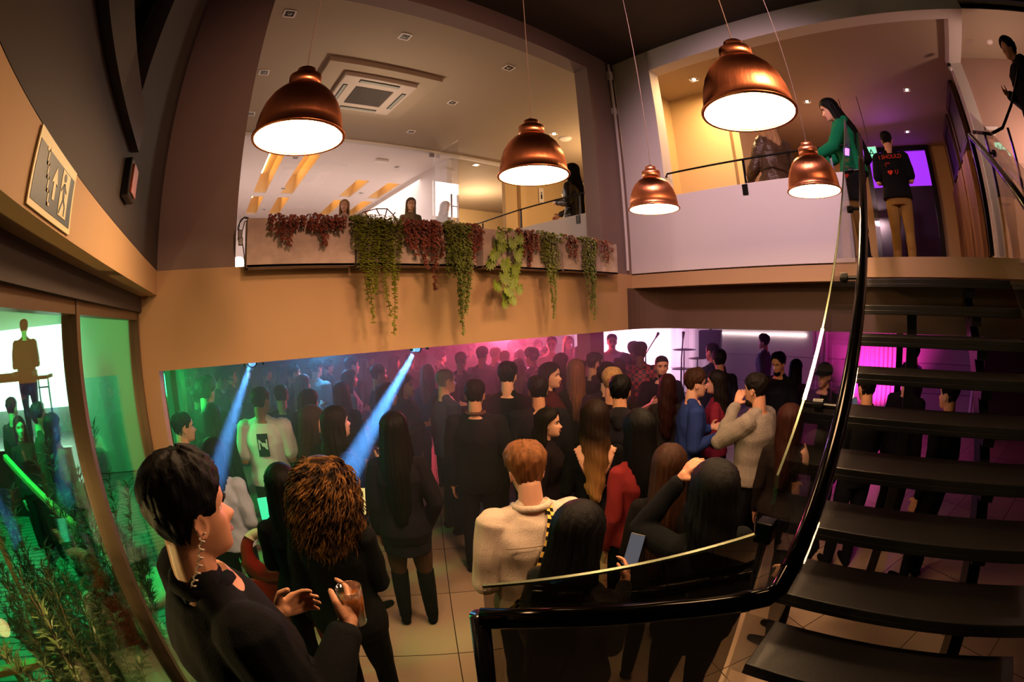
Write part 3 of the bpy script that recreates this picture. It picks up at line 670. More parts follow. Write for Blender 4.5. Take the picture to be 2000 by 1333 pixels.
vine(640, 74, 420, 480, 'red', 7, 'reddish vine spilling over the middle of the first planter')
vine(722, 60, 428, 630, 'green', 13, 'long yellow-green vine at the joint of the first two planters')
vine(764, 44, 432, 656, 'green', 9, 'longest green vine, its tips well below the ledge edge')
vine(705, 40, 428, 472, 'dgreen', 5, 'short green sprays just before the long green vine')
vine(822, 66, 434, 522, 'red', 10, 'thick russet vine on the second planter')
vine(853, 14, 440, 570, 'red', 3, 'thin russet strand hanging between thick russet and olive vines')
vine(895, 52, 436, 656, 'dgreen', 13, 'long olive vine by the dark joint of the planters')
vine(926, 26, 440, 512, 'red', 6, 'small russet vine at the dark joint of the planters')
vine(1030, 34, 452, 520, 'red', 7, 'russet vine beside the big split leaves')
vine(1071, 34, 456, 624, 'dgreen', 9, 'narrow olive vine on the third planter')
vine(1117, 20, 468, 510, 'red', 4, 'short russet sprig on the last planter')
vine(1150, 26, 474, 626, 'dgreen', 8, 'narrow olive vine on the last planter')
vine(1178, 30, 478, 512, 'red', 5, 'short russet sprig at the lilac corner')
def monleaf(g, p, r, tilt, spin):
    rot = Matrix.Rotation(spin, 3, 'Y') @ Matrix.Rotation(tilt, 3, 'X'); vs = [Vector((0, 0, 0))]; n = 22
    for i in range(n + 1):
        a = -2.7 + 5.4 * i / n; rr = r * (1 + .18 * math.cos(a)) * (1 if i % 2 else .70)
        vs.append(rot @ Vector((math.sin(a) * rr * .8, -.01 - .10 * rr * (i % 2), -math.cos(a) * rr - r * .2)))
    g.add([v + Vector(p) for v in vs], [(0, i, i + 1) for i in range(1, n + 1)])
top = on(993, 448, y=PY - .06)
t = empty('split_leaf_plant', (top.x, PY + .1, PB + .26), label='hanging plant with big split green leaves on the third planter', cat='plant')
O = Vector((top.x, PY + .1, PB + .26)); g = G(); gs_ = G()
for px, py, r_ in ((978, 480, .055), (1000, 478, .05), (968, 500, .05), (1010, 500, .052), (985, 518, .058), (1005, 530, .05), (982, 545, .055), (1004, 552, .05), (990, 572, .05), (998, 590, .042), (1012, 470, .05), (975, 465, .05)):
    q = on(px, py - 8, y=PY - .05 - rnd.uniform(0, .03)); monleaf(g, q - O, r_ * 1.35, rnd.uniform(-.3, .3), rnd.uniform(-.5, .5))
    q = on(px + rnd.uniform(-12, 12), py + rnd.uniform(-6, 12), y=PY - .03); monleaf(g, q - O, r_ * 1.2, rnd.uniform(-.3, .3), rnd.uniform(-.7, .7))
gs_.tube([(0, 0, 0), (0, -.12, .04)] + [on(992, y_, y=PY - .02) - O for y_ in (460, 500, 540, 585)], .004, 6)
put('leaves', g, LM['mon'], t); put('stem', gs_, LM['stem'], t)
for i, (px, py, n, lb) in enumerate(((640, 414, 5, 'dark split leaves lying on top of the first planter'), (720, 424, 5, 'split leaves on top of the long green vine'), (985, 446, 4, 'split leaves standing above the third planter'), (1075, 462, 4, 'dark leaves on top between the third and last planter'), (1130, 466, 4, 'dark leaves lying along the top of the last planter'), (870, 438, 4, 'leafy tuft on top of the olive vine'))):
    c_ = on(px, py, y=PY + .05); t = empty('leafy_creeper', (c_.x, c_.y, PB + .26), label=lb, cat='plant', group='creepers on top of the planters'); g = G(); gs_ = G()
    for k in range(n * 3):
        dx = rnd.uniform(-.13, .13); q = (dx, rnd.uniform(-.08, .08), rnd.uniform(.02, .07) )
        monleaf(g, q, rnd.uniform(.022, .042), rnd.uniform(-1.4, -.5), rnd.uniform(-1, 1))
    gs_.tube([(-.16, 0, .0), (-.08, .01, .045), (0, 0, .05), (.08, -.01, .04), (.16, 0, .01)], .005, 6)
    for k in range(26): leaf(g, (rnd.uniform(-.16, .16), rnd.uniform(-.08, .06), rnd.uniform(.01, .06)), (rnd.uniform(-1, 1), rnd.uniform(-1, .4), rnd.uniform(-.2, .8)), (0, 0, 1), .035, .011)
    put('leaves', g, LM['mon' if i not in (0, 5) else 'red'], t); put('stem', gs_, LM['stem'], t)
g = G(); a = on(690, 422, y=PY + .03)
for pts in (((690, 425), (712, 414), (735, 408), (756, 408), (768, 420), (775, 434)), ((756, 408), (752, 425)), ((735, 408), (742, 422)), ((712, 414), (722, 428)), ((768, 420), (772, 415))):
    g.tube([on(*q, y=PY + .03) - a for q in pts], .004, 6)
put('bare_twig', g, LM['stem'], label='bare brown twig arching above the second planter', cat='plant', loc=a)
g = G(); a = on(474, 440, y=PY + .05)
for pts in (((487, 428), (476, 426), (468, 436), (466, 452), (472, 468), (470, 478)), ((485, 430), (478, 434), (474, 448), (470, 462)), ((486, 426), (478, 424), (470, 430), (464, 446), (468, 460)), ((470, 462), (474, 478), (477, 500), (478, 520))):
    g.tube([on(*q, y=PY + .05) - a for q in pts], .0035, 6)
t = put('power_cable', g, M_black, label='tangled black power cable with plugs at the end of the first planter', cat='cable', loc=a)
put('plug', G().box(-.03, .0, -.012, .012, -.10, -.03).box(-.025, .005, -.02, 0, -.13, -.08), M_black, t, bevel=.004)

# ---------------------------------------------------------------- stage
struct('trim_3', G().box(5.35, 9.9, 3.7, 9.5, 0, .17), M_black)
g = G(); n = 80
pts = [(9.86 + .02 * math.sin(i * 1.1), 4.5 + i * 5.2 / n) for i in range(n + 1)]
put('stage_glare_cloth', G().prism(pts + [(p[0] + .015, p[1]) for p in reversed(pts)], FB - .19, 'z', 0, .18), mat('white backdrop cloth', 'f0e6ea', .8), label='white cloth added behind the stage for the glare of backlit haze', cat='backdrop')  # cloth put in to carry the bright backlit haze
q = far(1154, 700, 6.6); struct('wall_stage_pillar', G().box(q.x - .15, q.x + .15, q.y - .13, q.y + .13, .17, FB), mat('stage pillar paint', 'd9a0a8', .7))
def stand(name, lb, ptop, ptip, cat='microphone stand'):
    b = Vector((ptop.x, ptop.y, .17)); t = empty(name, b, label=lb, cat=cat)
    g = G().tube([(0, 0, 0), ptop - b], .012, 8)
    for a in (0, 2.1, 4.2): g.tube([(0, 0, .12), (.28 * math.cos(a), .28 * math.sin(a), .01)], .009, 6)
    put('stand', g, M_black, t); put('boom', G().tube([ptop - b, ptip - b], .011, 8), M_black, t)
    d = (ptip - ptop).normalized(); put('microphone', G().tube([ptip - b, ptip - b + d * .07], [.014, .022], 10).ell(ptip - b + d * .09, (.026, .026, .026)), M_blackmetal, t)
stand('microphone_stand', 'microphone on a slanted boom stand beside the drums', far(1261, 692, 7.3), far(1280, 661, 7.2))
stand('microphone_stand', 'tall upright microphone stand in front of the drums', far(1331, 700, 7.0), far(1334, 662, 7.0))
t = empty('drum_kit', far(1335, 745, 7.8) * Vector((1, 1, 0)) if False else (far(1335, 700, 7.8).x, far(1335, 700, 7.8).y, .17), label='drum kit with gleaming cymbals in front of the white backdrop', cat='drum kit')
O = t.location
M_cym = mat('brass cymbal', 'e8d8c0', .2, .9); M_drum = mat('drum shell', '54484f', .3)
for px, py, r_ in ((1336, 683, .21), (1330, 720, .20), (1362, 700, .17)):
    p = far(px, py, 7.7) - O
    put('cymbal', G().lathe([(.02, .02), (r_ * .5, .012), (r_, 0), (r_, -.004), (r_ * .5, .006), (.02, .012)], c=p, n=32), M_cym, t, smooth=True)
    put('cymbal_stand', G().tube([(p.x, p.y, 0), p], .011, 8), M_blackmetal, t)
for dx, dy, z, r_, hh in ((0, 0, .0, .26, .42), (.1, .35, .55, .16, .18), (-.12, -.32, .52, .17, .15), (.38, .1, .1, .2, .36)):
    put('drum', G().lathe([(r_, 0), (r_, hh)], c=(dx, dy, z), n=28, cap=True), M_drum, t); put('hoop', G().lathe([(r_ + .006, hh - .02), (r_ + .008, hh), (r_ - .01, hh + .004)], c=(dx, dy, z), n=28), M_cym, t)
q = far(1388, 668, 8.0); t = empty('stage_speaker', q, rz=R_(20), label='big dark loudspeaker hanging beside the stage', cat='loudspeaker')
put('cabinet', G().box(-.18, .18, -.2, .2, -.26, .2), mat('speaker cabinet', '2c2a38', .6), t, bevel=.01)
put('grille', G().box(-.19, -.18, -.18, .18, -.24, .18), mat('speaker grille', '1c1a24', .5, bump=.4, bscale=200), t)
put('bracket', G().box(-.02, .02, -.02, .02, .2, max(.21, FB - q.z)), M_blackmetal, t)
y0 = on(1407, 651, x=9.88); y1 = on(1575, 656, x=9.88)
put('light_strip', G().box(-.03, 0, y1.y - y0.y, 0, -.012, .012), emis('white led strip', (1, .82, .75), 9), label='thin glowing light strip along the block wall', cat='light strip', loc=y0)
# curtains on the bar side
def curtain(pa, pb, zlo, zhi, m, lb, x=9.78, amp=.035, fr=60):
    a = on(*pa, x=x); b = on(*pb, x=x); n = 70; pts = []
    for i in range(n + 1):
        y = a.y + (b.y - a.y) * i / n; pts.append((x + amp * math.sin(y * fr), y))
    return put('curtain', G().prism(pts + [(p[0] + .012, p[1]) for p in reversed(pts)], zhi - zlo, 'z', 0, zlo), m, label=lb, cat='curtain', group='pleated curtains behind the stairs')
M_cur = mat('pleated white curtain', 'f2dfe8', .7)
curtain((1672, 690), (1752, 690), .05, FB - .02, M_cur, 'bright magenta-lit pleated curtain seen between the stair treads')
curtain((1588, 690), (1616, 690), .05, FB - .02, M_cur, 'narrow magenta-lit curtain behind the handrail')
curtain((1902, 690), (1922, 690), .05, FB - .02, M_cur, 'narrow pink-lit curtain deepest under the stairs')
struct('wall_south_inner', G().box(9.0, 9.1, -4, on(1925, 690, x=9.0).y, 0, FB), M_dark)
put('fixture_column', G().box(-.05, .05, -.05, .05, 0, FB), M_black, label='slim black post beside the magenta curtain', cat='post', loc=(far(1757, 690, 6.5).x, far(1757, 690, 6.5).y, 0))
# moving heads
for i, (a, b, ang, pw) in enumerate(BEAMS):
    d = (Vector(b) - Vector(a)).normalized(); t = empty('moving_head', Vector(a) - d * .08, label=['moving head spotlight throwing the beam beside the windows', 'moving head spotlight throwing the beam above the woman in black', 'moving head spotlight deeper in the room with a narrow beam'][i], cat='spotlight')
    put('yoke', G().box(-.08, -.07, -.02, .02, -.05, .04).box(.07, .08, -.02, .02, -.05, .04).box(-.08, .08, -.03, .03, .02, .035), M_black, t)
    put('head', G().tube([-d * .06, d * .06], [.035, .042], 20), M_black, t, smooth=False); put('lens', G().tube([d * .06, d * .063], [.032, .032], 20), emis('beam lens', (.2, .5, 1), 1.2), t)

# ---------------------------------------------------------------- terrace seen through the window
sy = 7.6
a = on(-60, 655, y=sy); b = on(128, 643, y=sy); lo = on(60, 800, y=sy).z
t = put('led_screen', G().box(a.x - .6, b.x, -.0, .08, 0, a.z - lo), emis('screen glow', (.55, 1, .72), 5.5), label='glaring white-green screen on the terrace behind the platform', cat='screen', loc=(0, sy, lo))
for i, px in enumerate((150,)):
    q = on(px, 700, y=6.6); put('light_column', G().box(-.05, .05, -.05, .05, .3, 2.35), emis('screen glow'), label='narrow bright light column beside the screen', cat='light', loc=(q.x, q.y, 0))
struct('wall_terrace_backdrop', G().box(-6, -.62, 8.0, 8.1, 0, 4), mat('grey tent wall', '8c968e', .8))
pf = on(60, 800, y=6.6)
t = empty('dj_platform', (pf.x, 6.6, 0), label='raised platform with table and rail in front of the terrace screen', cat='platform')
tabz = on(60, 735, y=6.3).z
put('deck', G().box(-1.4, .9, -.5, .6, .0, max(.4, tabz - .95)), M_black, t)
put('table', G().box(-.8, .6, -.4, -.1, tabz - .05, tabz), M_black, t)
for q_ in ((-.4, -.1, .07), (.05, .32, .07), (-.72, -.55, .12)): put('mixer_deck', G().box(q_[0], q_[1], -.4, -.15, tabz, tabz + q_[2]), M_black, t)
g = G(); zd = max(.4, tabz - .95)
for px in (78, 97): g.obox((on(px, 760, y=6.2).x - pf.x, -.42, zd - .3), (on(px, 760, y=6.2).x - pf.x, -.42, tabz), .025, .025)
for z in (zd + .1, zd + .45, zd + .8): g.obox((on(78, 760, y=6.2).x - pf.x, -.42, z), (on(97, 760, y=6.2).x - pf.x, -.42, z), .02, .02)
put('ladder_rail', g, M_black, t)
# tan frame built outside in place of reflected indoor stair rails
M_tan = mat('tan painted metal', 'd9a868', .5, .1)
bz = .42
A = on(-20, 1318, z=bz); B = on(245, 1240, z=bz)
t = empty('reflection_frame', (A + B) / 2 * 1.0, label='tan metal frame with slanted posts, built outside the window for reflected stair rails', cat='frame')
O = t.location
g = G().obox(A - O, B - O, .07, .05); put('base_rail', g, M_tan, t, bevel=.004)
tz = CAMZ - .95
for px, py, qx, qy in ((95, 1225, -20, 1000), (222, 1228, 140, 1035)):
    b_ = on(px, py + 30, z=bz); tt = on(qx, qy, x=b_.x - .15); put('post', G().obox(b_ - O, tt - O, .05, .05), M_tan, t, bevel=.004)
tt0 = on(150, 1030, x=on(222, 1258, z=bz).x - .15); tt1 = on(10, 893, x=on(222, 1258, z=bz).x - 1.2)
put('top_rail', G().obox(tt0 - O, tt1 - O, .05, .05), M_tan, t, bevel=.004)
for z_ in (.0,):
    put('foot', G().box(-.6, -.55, -.02, .02, -O.z, -.02), M_tan, t); put('foot', G().box(.4, .45, .1, .14, -O.z, -.02), M_tan, t)
# conifer-like shrubs
def shrub(loc, H, n, lb, lean=(0, 0), seed=1, m=None):
    r = random.Random(seed); t = empty('potted_shrub', loc, label=lb, cat='shrub', group='dark needle shrubs along the window'); gs_, gl_ = G(), G()
    for k in range(n):
        a = r.uniform(0, 6.28); sp = r.uniform(.08, .38); hh = H * r.uniform(.55, 1)
        pts = [Vector((0, 0, .1))]; m_ = 14
        for i in range(1, m_ + 1):
            u = i / m_; pts.append(Vector((math.cos(a) * sp * u + lean[0] * u, math.sin(a) * sp * u + lean[1] * u, .1 + hh * u)) + Vector((r.uniform(-.012, .012),) * 3))
        gs_.tube(pts, [.006 * (1 - .7 * i / m_) for i in range(m_ + 1)], 5)
        for i in range(2, m_ + 1):
            for j in range(16):
                b_ = r.uniform(0, 6.28); p = pts[i - 1].lerp(pts[i], r.random()); leaf(gl_, p, (math.cos(b_), math.sin(b_), r.uniform(.3, 1.2)), (0, 0, 1), r.uniform(.05, .10), .008)
    put('stems', gs_, LM['stem'], t); put('leaves', gl_, m or mat('dark needle leaves', '33401f', .5, var=.4, vscale=20), t)
    return t
for i, (px, py, H, lb) in enumerate(((60, 1180, 1.5, 'tall dark needle shrub outside the window by the frame'), (150, 1230, 1.35, 'dense dark needle shrub outside, between the tan posts'), (215, 1240, 1.2, 'dark needle shrub outside beside the window mullion'), (20, 1060, 1.6, 'dark needle shrub outside at the far end of the frame'))):
    q = on(px, py, x=-1.0 - .12 * i) ; shrub((q.x, q.y, 0), H, 16, lb, seed=5 + i)
    put('plant_pot', G().lathe([(.13, 0), (.17, .28), (.155, .28), (.12, .03)], n=24, cap=True), mat('grey pot', '56504a', .7), label='grey round pot under the ' + lb[:40].split(' outside')[0] + (' %s' % ('by the frame', 'between the posts', 'at the mullion', 'at the far end')[i]), cat='plant pot', loc=(q.x, q.y, 0), group='round pots on the terrace')
q = far(228, 930, 2.2); shrub((-.95, 2.35, .0), 1.75, 14, 'dark needle shrub outside behind the window mullion', seed=21)
# white planter box with twigs inside the window
_q = on(290, 1262, z=.45); t = empty('window_planter', (_q.x, _q.y, 0), R_(20), label='white box planter with gravel outside the window beside the guard', cat='planter')
gz = .45
put('box', G().box(-.20, .20, -.22, -.19, 0, gz).box(-.20, .20, .19, .22, 0, gz).box(-.20, -.17, -.19, .19, 0, gz).box(.17, .20, -.19, .19, 0, gz), M_white, t, bevel=.004)
put('gravel', G().box(-.17, .17, -.19, .19, gz - .2, gz - .04), mat('tan gravel', '9a7a4c', .9, bump=1, bscale=60, var=.5, vscale=50), t)
# rounded cream chairs outside
for i, (px, py, yy) in enumerate(((262, 1100, 2.15), (300, 1100, 1.75))):
    x_ = -.80 if i == 0 else -.36; x_ = -.86 - .0 * i
    t = empty('lounge_chair', (x_ - .1 * i, 2.2 + .95 * i, 0), label=('cream chair with a rounded shell back outside the window', 'second cream shell chair, half hidden behind the guard')[i], cat='chair')
    ring = [[(.26 * math.cos(a) * s, .30 * math.sin(a) * s, z) for a in [R_(k * 15) for k in range(24)]] for s, z in ((.75, .40), (1, .46), (1, .50), (.8, .52))]
    put('seat', G().rings(ring), mat('cream shell', 'd8c8b4', .5), t, smooth=True)
    sh = G()
    rr = []
    for k in range(13):
        a = R_(-90 + k * 15); hz = 1.0 * (1 - .5 * (abs(k - 6) / 6) ** 2.2); rr.append([(-.24 * math.cos(a) * 1.0, .30 * math.sin(a), .46), (-.30 * math.cos(a), .33 * math.sin(a), .46 + (hz - .46) * .6 + .1), (-.31 * math.cos(a), .31 * math.sin(a), hz), (-.28 * math.cos(a), .28 * math.sin(a), hz), (-.26 * math.cos(a), .29 * math.sin(a), .6), (-.22 * math.cos(a), .27 * math.sin(a), .46)])
    put('shell_back', sh.rings(rr), mat('cream shell'), t, smooth=True)
    for a in (45, 135, 225, 315): put('leg', G().tube([(.2 * math.cos(R_(a)), .22 * math.sin(R_(a)), .42), (.26 * math.cos(R_(a)), .28 * math.sin(R_(a)), 0)], [.016, .01], 10), M_tan, t)
# red molded chair and its twin on the dance floor
def moldchair(loc, rz, m, lb, top=.0):
    t = empty('molded_chair', loc, rz, label=lb, cat='chair')
    # back: rounded slab with an oval hole, light rim above the hole
    n = 28; out, inn = [], []
    for k in range(n):
        a = 2 * math.pi * k / n; out.append((.17 * math.cos(a) * (1 if math.sin(a) > 0 else 1.15), .20 * math.sin(a))); inn.append((.085 * math.cos(a), .105 * math.sin(a) + .035))
    def ringm(f0, sel, nm, mm):
        g = G(); vs = []; ks = [k for k in range(n) if sel(2 * math.pi * (k + .5) / n)]
        k0 = next(k for k in ks if (k - 1) % n not in ks); cnt = len(ks); fs = []
        for i in range(cnt + 1):
            k = (k0 + i) % n
            for (u, z), y in ((out[k], 0), (inn[k], 0), (inn[k], .022), (out[k], .022)): vs.append((u, y - .06 * max(0, z), z + f0))
        for i in range(cnt):
            a_, b_ = 4 * i, 4 * i + 4
            for j in range(4): fs.append((a_ + j, a_ + (j + 1) % 4, b_ + (j + 1) % 4, b_ + j))
        fs += [(0, 1, 2, 3), (4 * cnt + 3, 4 * cnt + 2, 4 * cnt + 1, 4 * cnt)]
        g.add(vs, fs); return put(nm, g, mm, t, smooth=True)
    up = lambda a: .9 < (a % 6.2832) < 2.25
    ringm(.98, lambda a: not up(a), 'backrest', m); ringm(.98, up, 'top_rim', mat('pale rim', 'd8c9ac', .5))
    put('lower_back', G().prism([(-.19, .45), (.19, .45), (.19, .82), (-.19, .82)], .022, 'y', 0, 0), m, t, bevel=.01)
    put('seat', G().box(-.21, .21, .0, .42, .42, .46), m, t, bevel=.015)
    for x in (-.18, .18):
        for y in (.03, .38): put('leg', G().tube([(x, y, .43), (x * 1.15, y, 0)], [.018, .012], 10), m, t)
q = far(474, 880, 2.45); moldchair((q.x, q.y, 0), R_(-20), mat('red molded plastic', 'a02a1c', .4), 'red molded chair with a pale-rimmed oval hole in its back')
q = far(1352, 868, 2.42); moldchair((q.x, q.y, 0), R_(-75), mat('blue molded plastic', '1c2c78', .4), 'blue molded chair with a pale-rimmed oval hole behind the brown-haired woman')

# ================================================================ people
def remesh(g, vox, sm=3, fac=.5, cut=None, name='m', noise=0):
    me = g.mesh('tmp'); o = bpy.data.objects.new('tmp', me); COL.objects.link(o)
    r = o.modifiers.new('r', 'REMESH'); r.mode = 'VOXEL'; r.voxel_size = vox; r.use_smooth_shade = True
    if sm:
        s = o.modifiers.new('s', 'SMOOTH'); s.iterations = sm; s.factor = fac
    dg = bpy.context.evaluated_depsgraph_get(); dg.update()
    out = bpy.data.meshes.new_from_object(o.evaluated_get(dg)); bpy.data.objects.remove(o); bpy.data.meshes.remove(me)
    out.materials.clear(); out.name = name
    if cut or noise:
        n = len(out.vertices); co = np.empty(n * 3, 'f'); out.vertices.foreach_get('co', co); co = co.reshape(-1, 3)
        if noise:
            x, y, z = co.T; nm = np.empty(n * 3, 'f'); out.vertices.foreach_get('normal', nm); nm = nm.reshape(-1, 3)
            d = noise * (np.sin(z * 34 + 5 * np.sin(x * 9 + y * 7)) * .5 + np.sin(x * 47 + z * 22 + 3 * np.sin(y * 14)) * .3 + np.sin(y * 38 - z * 29 + 2 * np.sin(x * 20)) * .3)
            co = co + nm * d[:, None]; out.vertices.foreach_set('co', co.astype('f').ravel())
        if cut:
            import bmesh
            bm = bmesh.new(); bm.from_mesh(out)
            bmesh.ops.delete(bm, geom=[f for f in bm.faces if cut(f.calc_center_median())], context='FACES'); bm.to_mesh(out); bm.free()
        out.update()
    out.polygons.foreach_set('use_smooth', [True] * len(out.polygons))
    return out
HT = [(0.000, .066, .030, .018), (.010, .084, .008, .030), (.028, .090, -.022, .044), (.050, .089, -.050, .053), (.068, .087, -.066, .059), (.085, .085, -.077, .064), (.103, .082, -.087, .068), (.120, .080, -.093, .0715), (.137, .087, -.098, .0735),
      (.160, .089, -.101, .075), (.185, .080, -.097, .072), (.205, .064, -.084, .063), (.220, .044, -.064, .049), (.230, .022, -.040, .030), (.235, .004, -.014, .010)]
def hint(z):
    z = max(0, min(.235, z))
    for a, b in zip(HT, HT[1:]):
        if z <= b[0]:
            t = (z - a[0]) / (b[0] - a[0]); return [a[i] + (b[i] - a[i]) * t for i in (1, 2, 3)]
    return HT[-1][1:]
def gauss(x, s): return math.exp(-x * x / (2 * s * s))
def head_pt(z, a, sex='m', off=0):
    """skull surface at height z above the chin, a = angle from the face round to the back"""
    f, b, wd = hint(z); c, s = math.cos(a), math.sin(a)
    if sex == 'f': wd *= .95; f *= .985
    x = wd * abs(s) ** .85 * (1 if s >= 0 else -1); mid = (f + b) / 2 if c < 0 else 0
    y = (f - mid) * abs(c) ** .8 + mid if c >= 0 else mid + (b - mid) * abs(c)
    if c >= 0: mid = 0; y = f * c ** .8
    else: y = b * abs(c) ** .95 if z > .03 else b * abs(c)
    if c > 0 and off == 0:
        ax = abs(x)
        y += (.026 * gauss(z - .083, .011) + .016 * gauss(z - .102, .014) + .004 * gauss(z - .125, .012)) * gauss(x, .0105)
        y += .007 * gauss(z - .079, .006) * gauss(ax - .012, .006)
        y -= .012 * gauss(z - .120, .011) * gauss(ax - .031, .013)
        y += .005 * gauss(z - .139, .006) * gauss(ax - .028, .018)
        y += .006 * (gauss(z - .060, .0045) + 1.1 * gauss(z - .049, .005)) * gauss(x, .016) - .003 * gauss(z - .0545, .002) * gauss(x, .02)
        y += .006 * gauss(z - .014, .012) * gauss(x, .016)
        y += .004 * gauss(z - .095, .014) * gauss(ax - .045, .014)
    k = 1 + off / max(.03, math.hypot(x, y))
    return Vector((x * k, y * k, z))
def head_geo(sex, T):
    g = G(); rings = []
    N = 44
    zs = [.001 + .234 * i / 46 for i in range(47)]
    for z in zs: rings.append([T(head_pt(z, 2 * math.pi * k / N, sex)) for k in range(N)])
    g.rings(rings, True)
    for s in (-1, 1):
        rot = Matrix.Rotation(s * .35, 3, 'Z') @ Matrix.Rotation(.15, 3, 'X')
        rr = []
        for (r1, r2, dx) in ((.014, .024, .0), (.019, .031, .006), (.020, .032, .011), (.013, .024, .012), (.010, .018, .007)):
            rr.append([T(Vector((s * (.068 + dx), -.004, .108)) + rot @ Vector((0, r1 * math.cos(t), r2 * math.sin(t)))) for t in [2 * math.pi * k / 14 for k in range(14)]])
        if s < 0: rr = [list(reversed(q)) for q in rr]
        g.rings(rr, True)
    return g
def short_hair(T, sex, thick=.014, hi=.01, fade=False, top=0, seed=0, length=0):
    r = random.Random(seed); N = 72; M = 26
    def line(a):
        a = abs((a + math.pi) % (2 * math.pi) - math.pi)
        pts = [(0, .190 + hi), (.45, .186 + hi), (.75, .170), (1.05, .155), (1.25, .118 - length * .3), (1.5, .122 - length), (1.75, .112 - length), (2.1, .060 - length), (2.6, .042 - length), (3.15, .040 - length)]
        for p, q in zip(pts, pts[1:]):
            if a <= q[0]: return p[1] + (q[1] - p[1]) * (a - p[0]) / (q[0] - p[0])
        return pts[-1][1]
    rings = []
    for i in range(M + 1):
        u = i / M; ring = []
        for k in range(N):
            a = 2 * math.pi * k / N; z0 = line(a); z = z0 + (.2345 - z0) * (1 - (1 - u) ** 1.35)
            th = thick * min(1, .10 + u * (1.6 if fade else 4)) * (.35 + .65 * min(1, max(0, (z - .04) / .12)) if fade else .55 + .45 * min(1, max(0, (z - .08) / .10)))
            if u == 0: th = -.003
            th += (.0022 * math.sin(a * 31 + u * 5) + .0018 * math.sin(a * 17 - u * 13) + .0022 * math.sin(a * 9 + u * 21 + seed) + r.uniform(-.0012, .0012)) * (u > 0) * (.4 if thick < .008 else 1)
            p = head_pt(max(z, .01), a, sex, max(th, -.003) if th else .0001)
            up = max(0, (z - .17) / .065); f = math.cos(a)
            p.z += up * (thick * .9 + top * (.5 + .5 * max(0, f))) + (.003 * math.sin(a * 9 + 3) * up)
            p.y += top * .35 * up * max(0, f)
            ring.append(T(p))
        rings.append(ring)
    g = G(); g.rings(rings, True); return g
def long_hair(T, sex, L_=.38, wid=.105, wave=.0, vol=.018, face=1.15, seed=0, part=0):
    """hair as one lofted sheet with thickness: full circle over the crown, open in front of the face"""
    r = random.Random(seed); N = 56
    zs = [.2503, .2485, .244, .236, .224, .208, .192, .175, .15, .12, .09, .06, .03, 0, -.04, -.08] + [-.08 - L_ * t for t in (.15, .3, .45, .6, .75, .88, .96, 1.0)]
    rings = []
    for zi, z in enumerate(zs):
        if z > .19: s_ = math.pi - (0 if z > .205 else .35)
        elif z > .14: s_ = math.pi - .35 - (.19 - z) / .05 * (face - .35)
        elif z > 0: s_ = math.pi - face - (.14 - z) * .9
        else: s_ = max(1.25, math.pi - face - .126 + z * 1.1)
        low = max(0, -z) / .3; tip = 0 if z > -.08 else (-(z + .08)) / L_
        k = max(0, (z - .150) / .1005); dm = math.sqrt(max(.0, 1 - k * k)) if k < 1 else 0
        if z >= .10: W = (.072 + vol) * dm + .004; B = (.100 + vol) * dm + .004; F = (.084 + vol * .6) * dm + .004
        else:
            t = min(1, (.10 - z) / .24); W = .076 + vol + (wid - .076 - vol) * t ** .8; B = .104 + vol + (.168 - .104 - vol) * t ** 1.3; F = .07
            W *= (1 - .45 * tip ** 3)
        outer, inner = [], []
        for k in range(N + 1):
            q = -s_ + 2 * s_ * k / N; c, sn = math.cos(q), math.sin(q)
            st = .0035 * math.sin(q * 29 + seed + z * (6 + 40 * wave)) + .0028 * math.sin(q * 17 + seed * 2 - z * 9) + .0016 * math.sin(q * 53 + seed) + r.uniform(-.0008, .0008)
            st *= min(1, max(.3, (.25 - z) / .05))
            st += wave * .018 * math.sin(z * 42 + q * 3 + seed) * min(1, max(0, (.12 - z) / .15))
            if part and z > .18: st -= .008 * gauss(sn * W, .008)
            RX = W + st; RY_ = (B if c > 0 else F) + st
            outer.append(Vector((sn * RX, -c * RY_, z))); t_ = .022 if z < .19 else .03
            inner.append(Vector((sn * max(.001, RX - t_), -c * max(.001, RY_ - t_ * (1 if c > -.2 else .8)), z - .0 if z < .19 else z - .028 * (z - .19) / .07)))
        ring = outer + inner[::-1]
        if tip > .9:
            ring = [Vector((p.x, p.y, p.z + .02 * math.sin(i * 1.7 + seed))) for i, p in enumerate(ring)]
        rings.append([T(p) for p in ring])
    g = G(); g.rings(rings, True); return g
def curls(T, seed=1, n=760, L_=.2):
    r = random.Random(seed); g = G()
    for i in range(n):
        a = r.uniform(-2.1, 2.1); z = r.uniform(-.02, .225) if i % 3 else r.uniform(.12, .225); p = head_pt(max(.02, min(z, .23)), math.pi + a, 'f', r.uniform(.005, .035)); p.z += max(0, z - .15) * .25
        if abs(a) > 1.75 and z < .16: continue
        out = Vector((p.x, p.y, 0)).normalized(); pts = []; ln = r.uniform(.15, .30) * (1.0 if z < .15 else 1.2); m_ = 22; ph = r.uniform(0, 6.28); tw = r.uniform(2.0, 4.0); rad = r.uniform(.009, .017)
        side = Vector((-out.y, out.x, 0))
        for k in range(m_):
            u = k / (m_ - 1); q = p + out * (.045 * math.sin(u * 2.4) + .04 * u * min(1, ln * 4)) - Vector((0, 0, ln * u ** 1.25)) + Vector((0, 0, .02 * math.sin(u * 3)))
            q = q + side * math.cos(ph + u * tw * 6.28) * rad + out * math.sin(ph + u * tw * 6.28) * rad; pts.append(T(q))
        g.tube(pts, [.0048 * (1 - .75 * k / m_) for k in range(m_)], 5)
    return g
TM = [(.80, .150, .105), (.88, .165, .115), (.95, .165, .118), (1.05, .150, .105), (1.15, .158, .108), (1.26, .172, .118), (1.34, .174, .112), (1.39, .150, .096), (1.43, .105, .078), (1.465, .064, .06)]
